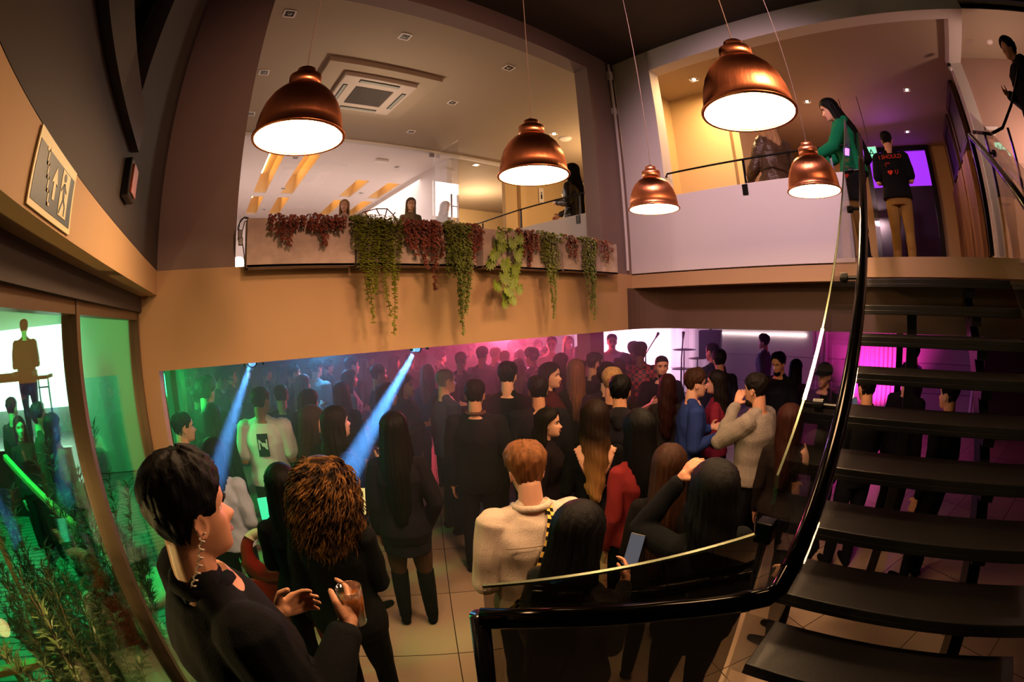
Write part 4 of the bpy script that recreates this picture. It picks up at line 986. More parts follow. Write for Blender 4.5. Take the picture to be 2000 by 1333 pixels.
TF = [(.80, .155, .110), (.88, .172, .120), (.95, .165, .115), (1.04, .130, .092), (1.10, .122, .088), (1.18, .135, .098), (1.27, .146, .112), (1.34, .148, .098), (1.385, .126, .080), (1.42, .085, .066), (1.455, .052, .05)]
ARMS = {'down': ((.045, -.03, -.285), (.055, .03, -.53)), 'bent': ((.05, -.02, -.28), (-.03, .21, -.22)), 'phone': ((.02, .06, -.28), (-.06, .27, -.10)), 'drink': ((.07, .02, -.27), (-.02, .25, -.14)),
        'head': ((.17, .16, .06), (.02, .10, .30)), 'face': ((.04, .21, -.16), (-.10, .17, .10)), 'clap': ((.06, .05, -.27), (-.14, .26, -.10)), 'rail': ((.06, .14, -.25), (.03, .36, -.34)), 'cross': ((.06, .04, -.27), (-.20, .19, -.22)), 'pocket': ((.09, -.05, -.27), (.01, .02, -.50))}
def lean_fn(lean, twist=0):
    def U(p):
        p = Vector(p)
        w_ = min(1, max(0, (p.z - .88) / .25)); a = lean * w_
        q = Vector((p.x, p.y, p.z - .92)); c, s = math.cos(a), math.sin(a)
        q = Vector((q.x, q.y * c + q.z * s, -q.y * s + q.z * c)); return Vector((q.x, q.y, q.z + .92))
    return U
def hand(g, W, D, N, side, curl=.5, s=1.0, mi=0, spread=.1):
    """palm and five separate fingers; D along the forearm, N towards the palm side"""
    D = Vector(D).normalized(); N = Vector(N); N = (N - D * N.dot(D)).normalized(); S = D.cross(N) * side
    W = Vector(W)
    g.cap(W - D * .02, W + D * .03, .026 * s, .027 * s, 10, mi)
    for k in (-1, -.33, .33, 1): g.cap(W + D * .02 + S * .012 * k * s, W + D * .082 * s + S * .029 * k * s, .015 * s, .0125 * s, 8, mi)
    for k, ln in ((1, .070), (.33, .080), (-.33, .075), (-1, .058)):
        b = W + D * .085 * s + S * .029 * k * s; d = (D + S * spread * k).normalized(); a = curl * 1.0
        l1 = ln * .46 * s; l2 = ln * .32 * s; l3 = ln * .26 * s
        for l_, r0, r1, da in ((l1, .0098, .0090, .5), (l2, .0090, .0082, .8), (l3, .0082, .0068, .6)):
            a_ = a * da; d = (d * math.cos(a_) + N * math.sin(a_)).normalized(); e = b + d * l_; g.cap(b, e, r0 * s, r1 * s, 8, mi); b = e; 
    b = W + D * .028 * s + S * .030 * s; d = (D * .65 + S * .8 + N * .35).normalized(); e = b + d * .040 * s; g.cap(b, e, .0145 * s, .0115 * s, 8, mi)
    d = (D * .9 + S * .25 + N * (.3 + curl * .4)).normalized(); f = e + d * .034 * s; g.cap(e, f, .0115 * s, .009 * s, 8, mi)
def arm_pts(sex, side, pose, U):
    sh = U(Vector((side * (.178 if sex == 'm' else .150), -.005, 1.375 if sex == 'm' else 1.36)))
    e, w_ = ARMS[pose] if isinstance(pose, str) else pose; k = 1 if sex == 'm' else .96
    return sh, sh + Vector((e[0] * side, e[1], e[2])) * k, sh + Vector((w_[0] * side, w_[1], w_[2])) * k
HEADZ = 1.497
MC = {}
def cached(key, fn):
    if key not in MC: MC[key] = fn()
    return MC[key]
def person_meshes(p):
    """mesh data of body and garments for one combination of build, pose and dress"""
    sex, arms, lean, hy, hp, step, vox = p['sex'], p['arms'], p['lean'], p['hy'], p['hp'], p['step'], p['vox']
    U = lean_fn(lean); up = U(Vector((0, -.005, 1.48)))
    Rh = Matrix.Rotation(-lean * .6 - hp, 3, 'X'); Rz_ = Matrix.Rotation(hy, 3, 'Z')
    def T(v): return up + Rh @ (Rz_ @ Vector(v)) + Rh @ Vector((0, .012, HEADZ - 1.48))
    m = sex == 'm'; fat = p.get('fat', 0)
    def torso(g, inf, z0=.78, z1=9, flare=0, mi=0):
        rr = []
        for z, w_, d in (TM if m else TF):
            if z < z0 - .001 or z > z1: continue
            if z > 1.3 and inf > .004: i2 = inf * (.8 if z < 1.4 else .5)
            else: i2 = inf
            b = 1 + fat * (1 if z < 1.3 else .4); yb = (-.004 if z > 1.2 else 0)
            fl = flare * max(0, (1.0 - z) / .2)
            bust = (.028 if not m else .006) * gauss(z - 1.26, .05)
            ring = []
            for k in range(24):
                t = 2 * math.pi * k / 24; x = (w_ * b + i2 + fl) * math.copysign(abs(math.cos(t)) ** .85, math.cos(t)); y = (d * b + i2 + fl) * math.sin(t)
                if math.sin(t) > 0: y += bust * math.sin(t) * (1 + .5 * gauss(abs(x) - .07, .03))
                else: y -= (.02 if not m else .012) * gauss(z - .88, .06) * -math.sin(t)
                ring.append(U((x, y + yb, z)))
            rr.append(ring)
        g.rings(rr, True, mi)
    def legs(g, inf, z_end=.08, foot=False):
        for s in (-1, 1):
            st = step * s; hipp = Vector((s * .088, 0, .86)); kn = Vector((s * .098, .02 + st * .5, .49)); an = Vector((s * .105, -.02 + st, .085))
            rh, rk, ra = (.088, .058, .042) if m else (.090, .056, .038)
            rh *= 1 + fat; 
            if z_end > .3:
                t = (.86 - z_end) / (.86 - .49); e = hipp.lerp(kn, min(1, t)); g.cap(hipp, e, rh + inf, rk + (rh - rk) * (1 - min(1, t)) + inf)
            else:
                g.cap(hipp, kn, rh + inf, rk + inf); g.cap(kn, an if z_end < .1 else kn.lerp(an, .8), rk + inf, ra + inf * 1.3)
                if z_end < .1: g.cap(kn + Vector((0, -.012, -.06)), kn.lerp(an, .45) + Vector((0, -.018, 0)), .048 + inf, .044 + inf)
            if foot:
                g.cap(an + Vector((0, -.025, -.05)), an + Vector((s * .008, .10, -.055)), .036, .032); g.cap(an + Vector((s * .008, .10, -.055)), an + Vector((s * .01, .16, -.06)), .034, .026); g.cap(an, an + Vector((0, .02, -.04)), .042, .04)
    key = (sex, str(arms), lean, hy, hp, step, vox, fat, str(p.get('hand')))
    def mk_body():
        g = head_geo(sex, T)
        g.cap(U((0, -.022, 1.42)), T(Vector((0, -.028, .05))), .060 if m else .048, .055 if m else .044)
        torso(g, 0); legs(g, 0, foot=True)
        for s in (-1, 1):
            g.cap(U((0, -.01, 1.44)), U((s * (.145 if m else .12), -.008, 1.385 if m else 1.37)), .050 if m else .040, .052 if m else .042)
            sh, e, w_ = arm_pts(sex, s, arms[0 if s < 0 else 1], U); a, b, c = (.056, .042, .028) if m else (.044, .035, .024)
            g.cap(sh, e, a * (1 + fat), b); g.cap(e, w_, b * 1.02, c)
            D = (w_ - e).normalized(); nn = Vector((-s, .15, -.1)) if abs(D.z) > .6 else Vector((-s * .6, 0, -.5)) 
            if isinstance(arms[0 if s < 0 else 1], str) and arms[0 if s < 0 else 1] in ('phone', 'drink', 'bent'): nn = Vector((-s, .2, .25))
            hand(g, w_ + D * .012, D, nn, s, {'down': .35, 'pocket': .3, 'phone': 1.0, 'drink': .95, 'clap': .25, 'rail': 1.1}.get(arms[0 if s < 0 else 1] if isinstance(arms[0 if s < 0 else 1], str) else '', .7), 1.0 if m else .9)
        return remesh(g, vox, 2, .5, name='body')
    out = {'body': cached(('b',) + key, mk_body)}
    top = p['top']; slv = p.get('sleeve', 'long'); inf = p.get('inf', .014)
    if top:
        def mk_top():
            g = G(); dress = top == 'dress'; z0 = .88 if top != 'coat' else .80
            torso(g, inf, z0=z0 if not dress else .80, z1=1.46, flare=.01 if top in ('shirt', 'tee', 'hoodie') else 0)
            if top == 'coat': 
                pass
            if dress:
                hz = p.get('hem', .62); rr = []
                for z, w_, d in ((hz, .175 + p.get('flare', 0), .14 + p.get('flare', 0)), (.72, .178, .135), (.84, .178, .128), (.95, .17, .12)):
                    rr.append([(w_ * math.cos(t), d * math.sin(t), z) for t in [2 * math.pi * k / 24 for k in range(24)]])
                g.rings(rr)
            if p.get('neck', 1):
                g.cap(U((-.035, -.02, 1.452)), U((.035, -.02, 1.452)), .05 if m else .035, .05 if m else .035)
            if top == 'hoodie': g.cap(U((-.07, -.075, 1.44)), U((.07, -.075, 1.44)), .05, .05); g.cap(U((0, -.06, 1.44)), U((0, -.10, 1.38)), .08, .05)
            for s in (-1, 1):
                sh, e, w_ = arm_pts(sex, s, arms[0 if s < 0 else 1], U); a, b, c = (.058, .045, .031) if m else (.046, .038, .027)
                if slv != 'none' and p.get('neck', 1): g.cap(U((0, -.01, 1.435)), U((s * (.145 if m else .12), -.008, 1.383 if m else 1.367)), .052 * (1 if m else .8) + inf * .5, .054 * (1 if m else .8) + inf * .5)
                if slv == 'long': g.cap(sh, e, a * (1 + fat) + inf, b + inf); g.cap(e, e.lerp(w_, .97), b + inf, c + inf * .8)
                elif slv == '34': g.cap(sh, e, a + inf, b + inf); g.cap(e, e.lerp(w_, .45), b + inf, b + inf * .6)
                elif slv == 'short': g.cap(sh, sh.lerp(e, .75), a * (1 + fat) + inf + .004, b + inf + .012)
            return remesh(g, max(vox, .008), 3, .5, cut=p.get('cut'), name='top', noise=p.get('wr', .0035))
        out['top'] = cached(('t', top, slv, inf, p.get('hem'), p.get('cutname'), p.get('neck', 1), p.get('wr')) + key, mk_top)
    bot = p['bottom']
    if bot:
        def mk_bot():
            g = G(); torso(g, .006, z0=.78, z1=1.04)
            if bot == 'skirt':
                rr = [[(w_ * math.cos(t), d * math.sin(t), z) for t in [2 * math.pi * k / 24 for k in range(24)]] for z, w_, d in ((.62, .185, .14), (.75, .18, .135), (.9, .172, .122), (1.0, .155, .11))]; g.rings(rr)
            else: legs(g, .012 if m else .007)
            return remesh(g, max(vox, .009), 3, .5, name='bottom', noise=.002)
        out[{'skirt': 'skirt'}.get(bot, 'trousers')] = cached(('p', bot) + key, mk_bot)
    def mk_shoes(s):
        g = G(); st = step * s; an = Vector((s * .105, -.02 + st, .085))
        if p.get('boots'): g.cap(Vector((s * .098, .02 + st * .5, .47)), an, .072, .052); g.cap(Vector((s * .098, .0 + st * .5, .43)), Vector((s * .1, -.02 + st * .7, .3)), .064, .06)
        g.cap(an + Vector((0, -.03, -.048)), an + Vector((s * .008, .10, -.052)), .042, .036); g.cap(an + Vector((s * .008, .10, -.052)), an + Vector((s * .01, .17, -.058)), .037, .028); g.cap(an + Vector((0, 0, .01)), an + Vector((0, .02, -.04)), .046, .042)
        return remesh(g, .009, 2, .5, name='shoe')
    out['shoe'] = [cached(('s', s, step, p.get('boots')), lambda s=s: mk_shoes(s)) for s in (-1, 1)]
    hs = p['hair']; hk = (sex, lean, hy, hp)
    if hs:
        kind, kw = hs
        if kind == 'short': out['hair'] = cached(('h', kind, str(kw)) + hk, lambda: short_hair(T, sex, **kw).mesh('hair', True))
        elif kind == 'long': out['hair'] = cached(('h', kind, str(kw)) + hk, lambda: long_hair(T, sex, **kw).mesh('hair', True))
        elif kind == 'curly':
            def mc():
                g = long_hair(T, sex, L_=.10, wid=.155, vol=.045, wave=.6, face=1.0); c_ = curls(T, **kw); g.add(c_.v, c_.f); return g.mesh('hair', True)
            out['hair'] = cached(('h', kind, str(kw)) + hk, mc)
    def mk_face():
        E_, B_ = [], []; li = G()
        for s in (-1, 1):
            ey, br, wh = G(), G(), G()
            ey.ell(T(Vector((s * .031, .0695, .119))), (.0058, .0050, .0058), 10, 6); wh.ell(T(Vector((s * .031, .0625, .119))), (.0120, .0105, .0075), 14, 8)
            pts = [T(head_pt(.1375 + dz, s * a, sex) + Vector((0, .003, 0))) for a, dz in ((.16, 0), (.32, .004), (.5, .003), (.66, -.004))]; br.tube(pts, [.003, .0042, .0036, .0015], 6); E_.append((wh.mesh('eye', True), ey.mesh('iris', True))); B_.append(br.mesh('eyebrow', True))
        li.tube([T(Vector((x, head_pt(.0555, math.asin(min(1, max(-1, x / .055))), sex).y + .002, .0555 + z_))) for x, z_ in ((-.022, 0), (-.011, .003), (0, .002), (.011, .003), (.022, 0))], [.0015, .0045, .0055, .0045, .0015], 6)
        li.tube([T(Vector((x, head_pt(.0495, math.asin(min(1, max(-1, x / .055))), sex).y + .0015, .0495 + abs(x) * .12))) for x in (-.021, -.01, 0, .01, .021)], [.0015, .0052, .0062, .0052, .0015], 6)
        return E_, B_, remesh(li, .0016, 1, .5, name='lips')
    if p['face']: out['face'] = cached(('f',) + hk, mk_face)
    out['T'] = T; out['U'] = U
    return out
SK = {'fair': 'd9a184', 'mid': 'c48a6a', 'tan': 'a86f50', 'dark': '6a4230'}
HC = {'black': '090706', 'dark': '130c08', 'brown': '331d10', 'auburn': '2e130d', 'light': '6e4526', 'curly': '43280f', 'blond': '93704a', 'grey': '7d7771', 'ombre': '2a170d'}
def skin(k): return mat('skin ' + k, SK[k], .5, spec=.4)
def hairmat(k):
    nm = 'hair ' + k
    if (nm,) in MATS: return MATS[(nm,)]
    m = mat(nm, HC[k], .6, bump=.25, bscale=70, stretch=(1, 1, .06), spec=.12, var=.35, vscale=60)
    if k == 'curly':
        for n_ in m.node_tree.nodes:
            if n_.bl_idname == 'ShaderNodeValToRGB': n_.color_ramp.elements[0].color = (*hexc('1a0e07'), 1); n_.color_ramp.elements[1].color = (*hexc('80562a'), 1); n_.color_ramp.elements[0].position = .42; n_.color_ramp.elements[1].position = .72
            if n_.bl_idname == 'ShaderNodeTexNoise': n_.inputs['Scale'].default_value = 22
            if n_.bl_idname == 'ShaderNodeMapping': n_.inputs['Scale'].default_value = (1, 1, 1)
    if k == 'ombre':
        nt = m.node_tree; b = nt.nodes['Principled BSDF']; tc = nt.nodes.new('ShaderNodeTexCoord'); sp = nt.nodes.new('ShaderNodeSeparateXYZ'); r = nt.nodes.new('ShaderNodeValToRGB')
        nt.links.new(tc.outputs['Object'], sp.inputs[0]); mr = nt.nodes.new('ShaderNodeMapRange'); mr.inputs[1].default_value = 1.15; mr.inputs[2].default_value = 1.62; nt.links.new(sp.outputs[2], mr.inputs[0]); nt.links.new(mr.outputs[0], r.inputs[0])
        r.color_ramp.elements[0].color = (*hexc('9a6c3c'), 1); r.color_ramp.elements[1].color = (*hexc('1d110b'), 1); r.color_ramp.elements[1].position = .75
        for l in list(b.inputs['Base Color'].links): nt.links.remove(l)
        nt.links.new(r.outputs[0], b.inputs['Base Color'])
    return m
def cloth(c):
    if isinstance(c, bpy.types.Material): return c
    return mat('cloth ' + c, c, .9, bump=.2, bscale=220, spec=.12)
DEF = dict(sex='m', arms=('down', 'down'), lean=0., hy=0., hp=0., step=0., vox=.0095, top='shirt', bottom='trousers', hair=('short', {}), skin='mid', hcol='dark', tcol='141416', bcol='121318', face=True, scol='0d0d0d', fat=0.)
SH = ('short', {})
def crowd_pos(px, py, h): 
    d = ray(px, py); e = math.atan2(d[2], math.hypot(d[0], d[1])); return far(px, py, (CAMZ - h) / math.tan(-e))
QUEUE = []
def person(label, px, py, h, turn, **kw): QUEUE.append([label, px, py, h, turn, kw])
def settle():
    """let everybody step a little nearer or farther so that nobody stands in somebody else"""
    S = []
    for q in QUEUE:
        label, px, py, h, turn, kw = q; d = ray(px, py); az = math.atan2(d[0], d[1]); tn = d[2] / math.hypot(d[0], d[1])
        if kw.get('at') is not None: a = kw['at']; S.append([math.atan2(a[0], a[1]), math.hypot(a[0], a[1]), None, None, q]); continue
        zb = kw.get('z', kw.get('base', 0)) or 0
        if tn > -.02 or zb > 1: S.append([az, kw.get('dist', 5), None, None, q]); continue
        D = kw.get('dist') or (CAMZ - h - zb) / -tn
        near = D < 2.6; lo = max(1.54, h - (.05 if near else .13)); hi = min(1.92, h + (.05 if near else .13))
        S.append([az, D, (CAMZ - hi - zb) / -tn, (CAMZ - lo - zb) / -tn, q])
    X = [[math.sin(s[0]) * s[1], math.cos(s[0]) * s[1]] for s in S]
    for it in range(400):
        mv = 0
        for i in range(len(S)):
            for j in range(i + 1, len(S)):
                dx = (math.sin(S[j][0]) * S[j][1] - math.sin(S[i][0]) * S[i][1], math.cos(S[j][0]) * S[j][1] - math.cos(S[i][0]) * S[i][1]); L_ = math.hypot(*dx)
                if L_ < .46:
                    k = .02; sg = 1 if S[j][1] >= S[i][1] else -1
                    for s, g_ in ((S[i], -sg), (S[j], sg)):
                        if s[2] is not None:
                            n_ = min(s[3], max(s[2], s[1] + g_ * k)); mv += abs(n_ - s[1]); s[1] = n_
        if mv < .001: break
    for s in S:
        if s[2] is None: continue
        q = s[4]; label, px, py, h, turn, kw = q; d = ray(px, py); tn = d[2] / math.hypot(d[0], d[1]); zb = kw.get('z', kw.get('base', 0)) or 0
        kw['dist'] = s[1]; kw['z'] = zb; q[3] = CAMZ - zb + s[1] * tn
    for label, px, py, h, turn, kw in QUEUE: make_person(label, px, py, h, turn, **kw)
def make_person(label, px, py, h, turn, base=0., dist=None, z=None, group=None, extra=None, at=None, **kw):
    p = dict(DEF); p.update(kw)
    if abs((turn + 180) % 360 - 180) < 38: p['face'] = False
    if at is not None: loc = Vector(at); az = math.atan2(loc.x, loc.y)
    elif dist: q = far(px, py, dist); loc = Vector((q.x, q.y, z if z is not None else 0)); az = math.atan2(q.x, q.y)
    else:
        q = far(px, py, (CAMZ - h - base) / -math.tan(math.atan2(ray(px, py)[2], math.hypot(*ray(px, py)[:2])))); loc = Vector((q.x, q.y, base)); az = math.atan2(q.x, q.y)
    me = person_meshes(p)
    t = empty('person', loc, -(az + R_(turn)), label=label, cat='person', group=group); t.scale = (h / 1.747,) * 3
    sk = skin(p['skin']); hm = hairmat(p['hcol'])
    def add(nm, mesh, m, par=t):
        if not mesh.materials: mesh.materials.append(m)
        o = bpy.data.objects.new(nm, mesh); COL.objects.link(o); o.parent = par
        o.material_slots[0].link = 'OBJECT'; o.material_slots[0].material = m; return o
    add('body', me['body'], sk)
    if 'top' in me: add({'dress': 'dress', 'coat': 'coat', 'hoodie': 'hoodie'}.get(p['top'], p['top']), me['top'], cloth(p['tcol']))
    for k in ('trousers', 'skirt'):
        if k in me: add(k, me[k], cloth(p['bcol']))
    for s in me['shoe']: add('shoe', s, cloth(p['scol']) if p['scol'] != 'skin' else sk)
    if 'hair' in me: add('hair', me['hair'], hm)
    if p['face']:
        E_, B_, l_ = me['face']
        for w_, i_ in E_: e = add('eye', w_, mat('eye white', 'c8c0b6', .35)); add('iris', i_, mat('dark iris', '140c08', .15), e)
        for b_ in B_: add('eyebrow', b_, hm)
        add('lips', l_, mat('lips ' + p['sex'], '9a4a42' if p['sex'] == 'f' else '9c6250', .45))
    if extra: extra(t, me, p)
    return t
def cap_hat(col, back=False, logo=None):
    def f(t, me, p):
        T = me['T']; g = G(); N = 40; rr = []
        for i in range(12):
            u = i / 11; z = .155 + (.2345 - .155) * math.sin(u * math.pi / 2); rr.append([T(head_pt(min(z, .2344), 2 * math.pi * k / N, p['sex'], .016) + Vector((0, 0, u * .022))) for k in range(N)])
        g.rings(rr); cap_ = put('cap', g, cloth(col), t, smooth=True)
        b = G(); s = -1 if back else 1; up_, lo_ = [], []
        for k in range(13):
            a = -1.1 + 2.2 * k / 12; q = head_pt(.16, a if not back else math.pi - a, p['sex'], .014); r_ = 1 + .75 * math.cos(a * 1.2)
            up_.append(q); lo_.append(Vector((q.x * 1.02, q.y + s * .075 * max(0, math.cos(a * 1.35)), q.z - .012)))
        rows = [[T(v) for v in up_ + lo_[::-1]], [T(v - Vector((0, 0, .006))) for v in up_ + lo_[::-1]]]
        b.rings(rows); put('brim', b, cloth(col), cap_, smooth=False)
        if logo:
            lg = G(); q = head_pt(.19, .5, p['sex'], .024); lg.ell(T(q + Vector((0, .004, .01))), (.012, .006, .012), 8, 6); put('badge', lg, cloth('d8d8d0'), cap_)
    return f
def held(kind, side=1, off=(0, .05, .06)):
    """drink or phone in the hand: a thing of its own"""
    def f(t, me, p):
        bpy.context.view_layer.update()
        sh, e, w_ = arm_pts(p['sex'], side, p['arms'][0 if side < 0 else 1], me['U']); D = (w_ - e).normalized(); c = w_ + D * .09 + Vector(off)
        M = t.matrix_world; wc = M @ c; who = t['label'].split(' ')[:9]
        who = ' '.join(who)
        if kind == 'phone':
            o = put('phone', G().box(-.036, .036, -.004, .004, -.075, .075), M_black, label=('phone held by the ' + who)[:110], cat='phone', bevel=.004); put('screen', G().box(-.033, .033, -.0052, -.0042, -.07, .07), emis('phone green', (.05, 1, .42), .9) if p.get('ph') == 'g' else (emis('phone warm', (1, .75, .25), .8) if p.get('ph') == 'y' else emis('phone dim', (.6, .65, .8), .12)), o)
            o.location = wc; o.rotation_euler = (R_(-25), 0, t.rotation_euler[2])
        else:
            o = empty('drinking_glass', wc, label=('drink held by the ' + who)[:110], cat='drink')
            put('glass', G().lathe([(.001, -.06), (.028, -.06), (.036, .06), (.034, .06), (.026, -.054)], n=20), glassmat('cup plastic', (.85, .85, .85), .12), o, smooth=True)
            put('liquid', G().lathe([(.001, -.055), (.026, -.054), (.032, .03), (.001, .03)], n=20), mat('amber drink', p.get('dc', 'a8602a'), .1), o, smooth=True)
    return f
def many(*fs):
    def f(t, me, p):
        for q in fs: q(t, me, p)
    return f
SHF = ('short', dict(fade=True, thick=.011)); BUZZ = ('short', dict(thick=.004, hi=.0, fade=True)); QUIFF = ('short', dict(top=.02, thick=.016, seed=3)); MESSY = ('short', dict(top=.012, thick=.022, seed=5, length=.01)); BALD = ('short', dict(thick=.002, hi=-.01))
LG = ('long', dict(L_=.30, face=1.25)); LG2 = ('long', dict(L_=.40, seed=3, part=1, face=1.35)); LGW = ('long', dict(L_=.34, wave=.6, seed=5, wid=.115, face=1.35)); LGX = ('long', dict(L_=.46, seed=7, wid=.11)); BOB = ('long', dict(L_=.10, seed=9, wid=.10))
def open_back(c): return c.y < -.02 and c.z > 1.10 and abs(c.x) < .02 + (c.z - 1.10) * .42
def off_sh(c): return c.z > 1.37
# ---- nearest people
def guard_x(t, me, p):
    T = me['T']; w_ = [(-.074 + .0, -.012, .105), (-.080, -.03, .085), (-.074, -.045, .05)]
    pts = []; n = 44
    base = [Vector((.079, -.004, .098)), Vector((.088, -.022, .07)), Vector((.082, -.035, .035)), Vector((.07, -.055, .0)), Vector((.055, -.07, -.03))]
    for i in range(n):
        u = i / (n - 1) * (len(base) - 1); k = min(int(u), len(base) - 2); q = base[k].lerp(base[k + 1], u - k); a = i * 1.15; pts.append(T(q + Vector((.006 * math.cos(a), .007 * math.sin(a), 0))))
    e = put('earpiece_coil', G().tube(pts, .0022, 6), mat('clear coil', 'd9c7b4', .2), t, smooth=True)
    put('collar', G().tube([me['U']((.078 * math.sin(a), -.015 - .072 * math.cos(a), 1.455)) for a in (-2.6, -1.9, -1.3, -.7, 0, .7, 1.3, 1.9, 2.6)], .018, 8), cloth('0f1012'), t, smooth=True)
    put('earpiece_clip', G().box(-.012, .012, -.007, .007, -.02, .02), M_black, t, loc=T(Vector((.03, -.088, -.06))), bevel=.004)
    put('earpiece_wire', G().tube([T(Vector((.055, -.07, -.03))), T(Vector((.045, -.085, -.04))), T(Vector((.03, -.098, -.04)))], .002, 6), mat('tan wire', 'b98a55', .4), t)
person('man in a black jacket with a clear coiled earpiece, drink in hand', 335, 882, 1.80, 74, at=(-.13, .97, .27), vox=.005, hair=('short', dict(thick=.016, top=.014, seed=2, hi=.004)), hcol='black', skin='mid', tcol='0f1012', top='coat', arms=('bent', 'drink'), hy=R_(0), fat=.20, inf=.022, extra=many(guard_x, held('drink', 1, (0, 0, 0))))
person('woman with a mass of light brown curls in a long black coat', 618, 893, 1.70, 20, vox=.007, sex='f', ph='y', hair=('curly', dict(seed=4)), hcol='curly', tcol='0e1010', top='coat', bcol='0e1010', arms=('down', 'phone'), extra=held('phone', 1), inf=.024)
person('woman with long black hair in black behind the curly woman, holding a green-lit phone', 541, 905, 1.66, -5, sex='f', vox=.009, hair=LGX, hcol='black', tcol='0b0c0d', arms=('phone', 'down'), face=False, ph='g', extra=held('phone', -1, (-.05, .0, .03)))
def strap_x(t, me, p):
    g = G(); U = me['U']; pts = [U((.075, -.03, 1.48)), U((.05, -.130, 1.425)), U((.02, -.174, 1.34)), U((-.035, -.192, 1.22)), U((-.11, -.186, 1.09)), U((-.18, -.14, .98))]
    n = 26; L_, R__ = [], []
    for i in range(n):
        u = i / (n - 1) * (len(pts) - 1); k = min(int(u), len(pts) - 2); q = pts[k].lerp(pts[k + 1], u - k); d = (pts[k + 1] - pts[k]).normalized(); s = d.cross(Vector((0, -1, .2))).normalized() * .016
        L_.append(q - s + Vector((0, -.008, 0))); R__.append(q + s + Vector((0, -.008, 0)))
    for i in range(n - 1):
        for j in range(2):
            a0, b0 = L_[i].lerp(R__[i], j / 2), L_[i].lerp(R__[i], (j + 1) / 2); a1, b1 = L_[i + 1].lerp(R__[i + 1], j / 2), L_[i + 1].lerp(R__[i + 1], (j + 1) / 2); o = Vector((0, .004, 0))
            g.add([a0, b0, b1, a1, a0 + o, b0 + o, b1 + o, a1 + o], [(0, 1, 2, 3), (7, 6, 5, 4), (0, 4, 5, 1), (1, 5, 6, 2), (2, 6, 7, 3), (3, 7, 4, 0)], (i + j) % 2)
    put('checkered_strap', g, [cloth('0c0c0c'), cloth('d9b45a')], t)
    put('yoke_seam', G().tube([U((x, -.166 + 1.1 * x * x, 1.315)) for x in (-.16, -.1, -.05, 0, .05, .1, .16)], .0035, 6), cloth('8a7864'), t)
    put('collar', G().tube([U((.082 * math.sin(a), -.015 - .075 * math.cos(a), 1.465)) for a in (-1.9, -1.3, -.7, 0, .7, 1.3, 1.9)], .017, 8), p['tcol'], t, smooth=True)
def T_glass(me, v): return me['T'](Vector(v))
person('person with reddish brown hair in a pale denim jacket with a checkered strap', 1040, 876, 1.74, -18, vox=.006, hair=('short', dict(thick=.026, top=.012, seed=8, fade=True, hi=.0)), hcol='light', skin='fair', tcol=mat('pale denim', 'cbb6a2', .85, bump=.25, bscale=150), top='jacket', arms=('bent', 'bent'), inf=.03, fat=.05, hp=.25, lean=.10, wr=.006, extra=strap_x)
person('woman with straight black hair in glittery black, by the lower rail', 1120, 984, 1.68, 35, vox=.006, sex='f', hair=LGX, hcol='black', tcol=mat('black sequins', '15120e', .25, .5, bump=1, bscale=160), arms=('down', 'phone'), extra=held('phone', 1), hp=.2, fat=.06)
def band_x(t, me, p):
    sh, e, w_ = arm_pts(p['sex'], -1, p['arms'][0], me['U']); d = (w_ - e).normalized()
    put('wristband', G().tube([w_ - d * .035, w_ - d * .012], .031, 16), mat('pink wristband', 'e0409a', .5), t)
person('woman with black wavy hair raising one hand with a pink wristband to her head', 1402, 898, 1.72, -20, vox=.006, sex='f', hair=('long', dict(L_=.34, wave=.4, seed=11, wid=.12, vol=.026)), hcol='black', tcol='101213', top='shirt', arms=(((.13, .17, .02), (-.03, .16, .25)), 'down'), extra=band_x, inf=.018, fat=.06)
person('woman with sleek brown hair standing behind the raised arm', 1310, 867, 1.67, 10, vox=.009, sex='f', hair=LG2, hcol='brown', tcol='14100f', arms=('down', 'bent'), face=False)
person('woman with long dark hair, short dark dress and knee boots', 766, 803, 1.70, 8, vox=.008, sex='f', hair=('long', dict(L_=.44, seed=6, wid=.125)), hcol='black', top='dress', bottom='trousers', bcol='45301f', hem=.70, tcol='16121a', arms=('down', 'pocket'), skin='tan', scol='0b0b0b', boots=True, face=False, inf=.024)
person('man in a dark brown-collared jacket standing mid-floor, seen from behind', 926, 740, 1.78, 8, vox=.008, hair=('short', dict(thick=.010, hi=.0)), tcol='121315', top='coat', arms=('down', 'pocket'), inf=.02, fat=.10, step=.06, face=False, extra=lambda t, me, p: put('collar', G().tube([me['U']((.075 * math.sin(a), -.02 - .07 * math.cos(a), 1.475)) for a in (-1.9, -1.3, -.7, 0, .7, 1.3, 1.9)], .014, 8), cloth('5a3a2e'), t, smooth=True))
person('pale-faced woman with dark hair glancing aside before the broad dark sweater', 1069, 796, 1.64, 100, sex='f', vox=.006, hair=('long', dict(L_=.34, wave=.6, seed=5, wid=.115, face=1.45, part=1)), hcol='dark', skin='fair', tcol='1b1216', hy=R_(0))
person('woman with long ombre hair in a black dress open at the back', 1162, 780, 1.70, -5, sex='f', vox=.008, hair=('long', dict(L_=.36, wave=.5, seed=13, wid=.105, vol=.022)), hcol='ombre', skin='fair', top='dress', bottom=None, hem=.6, tcol='0c0c0e', arms=('bent', 'down'), cut=open_back, cutname='ob', face=False, neck=0)
person('woman with long black hair and a coral top, next to the ombre-haired woman', 1250, 798, 1.66, -35, sex='f', hair=('long', dict(L_=.30, seed=14)), hcol='black', tcol='7c2626', arms=('down', 'bent'))
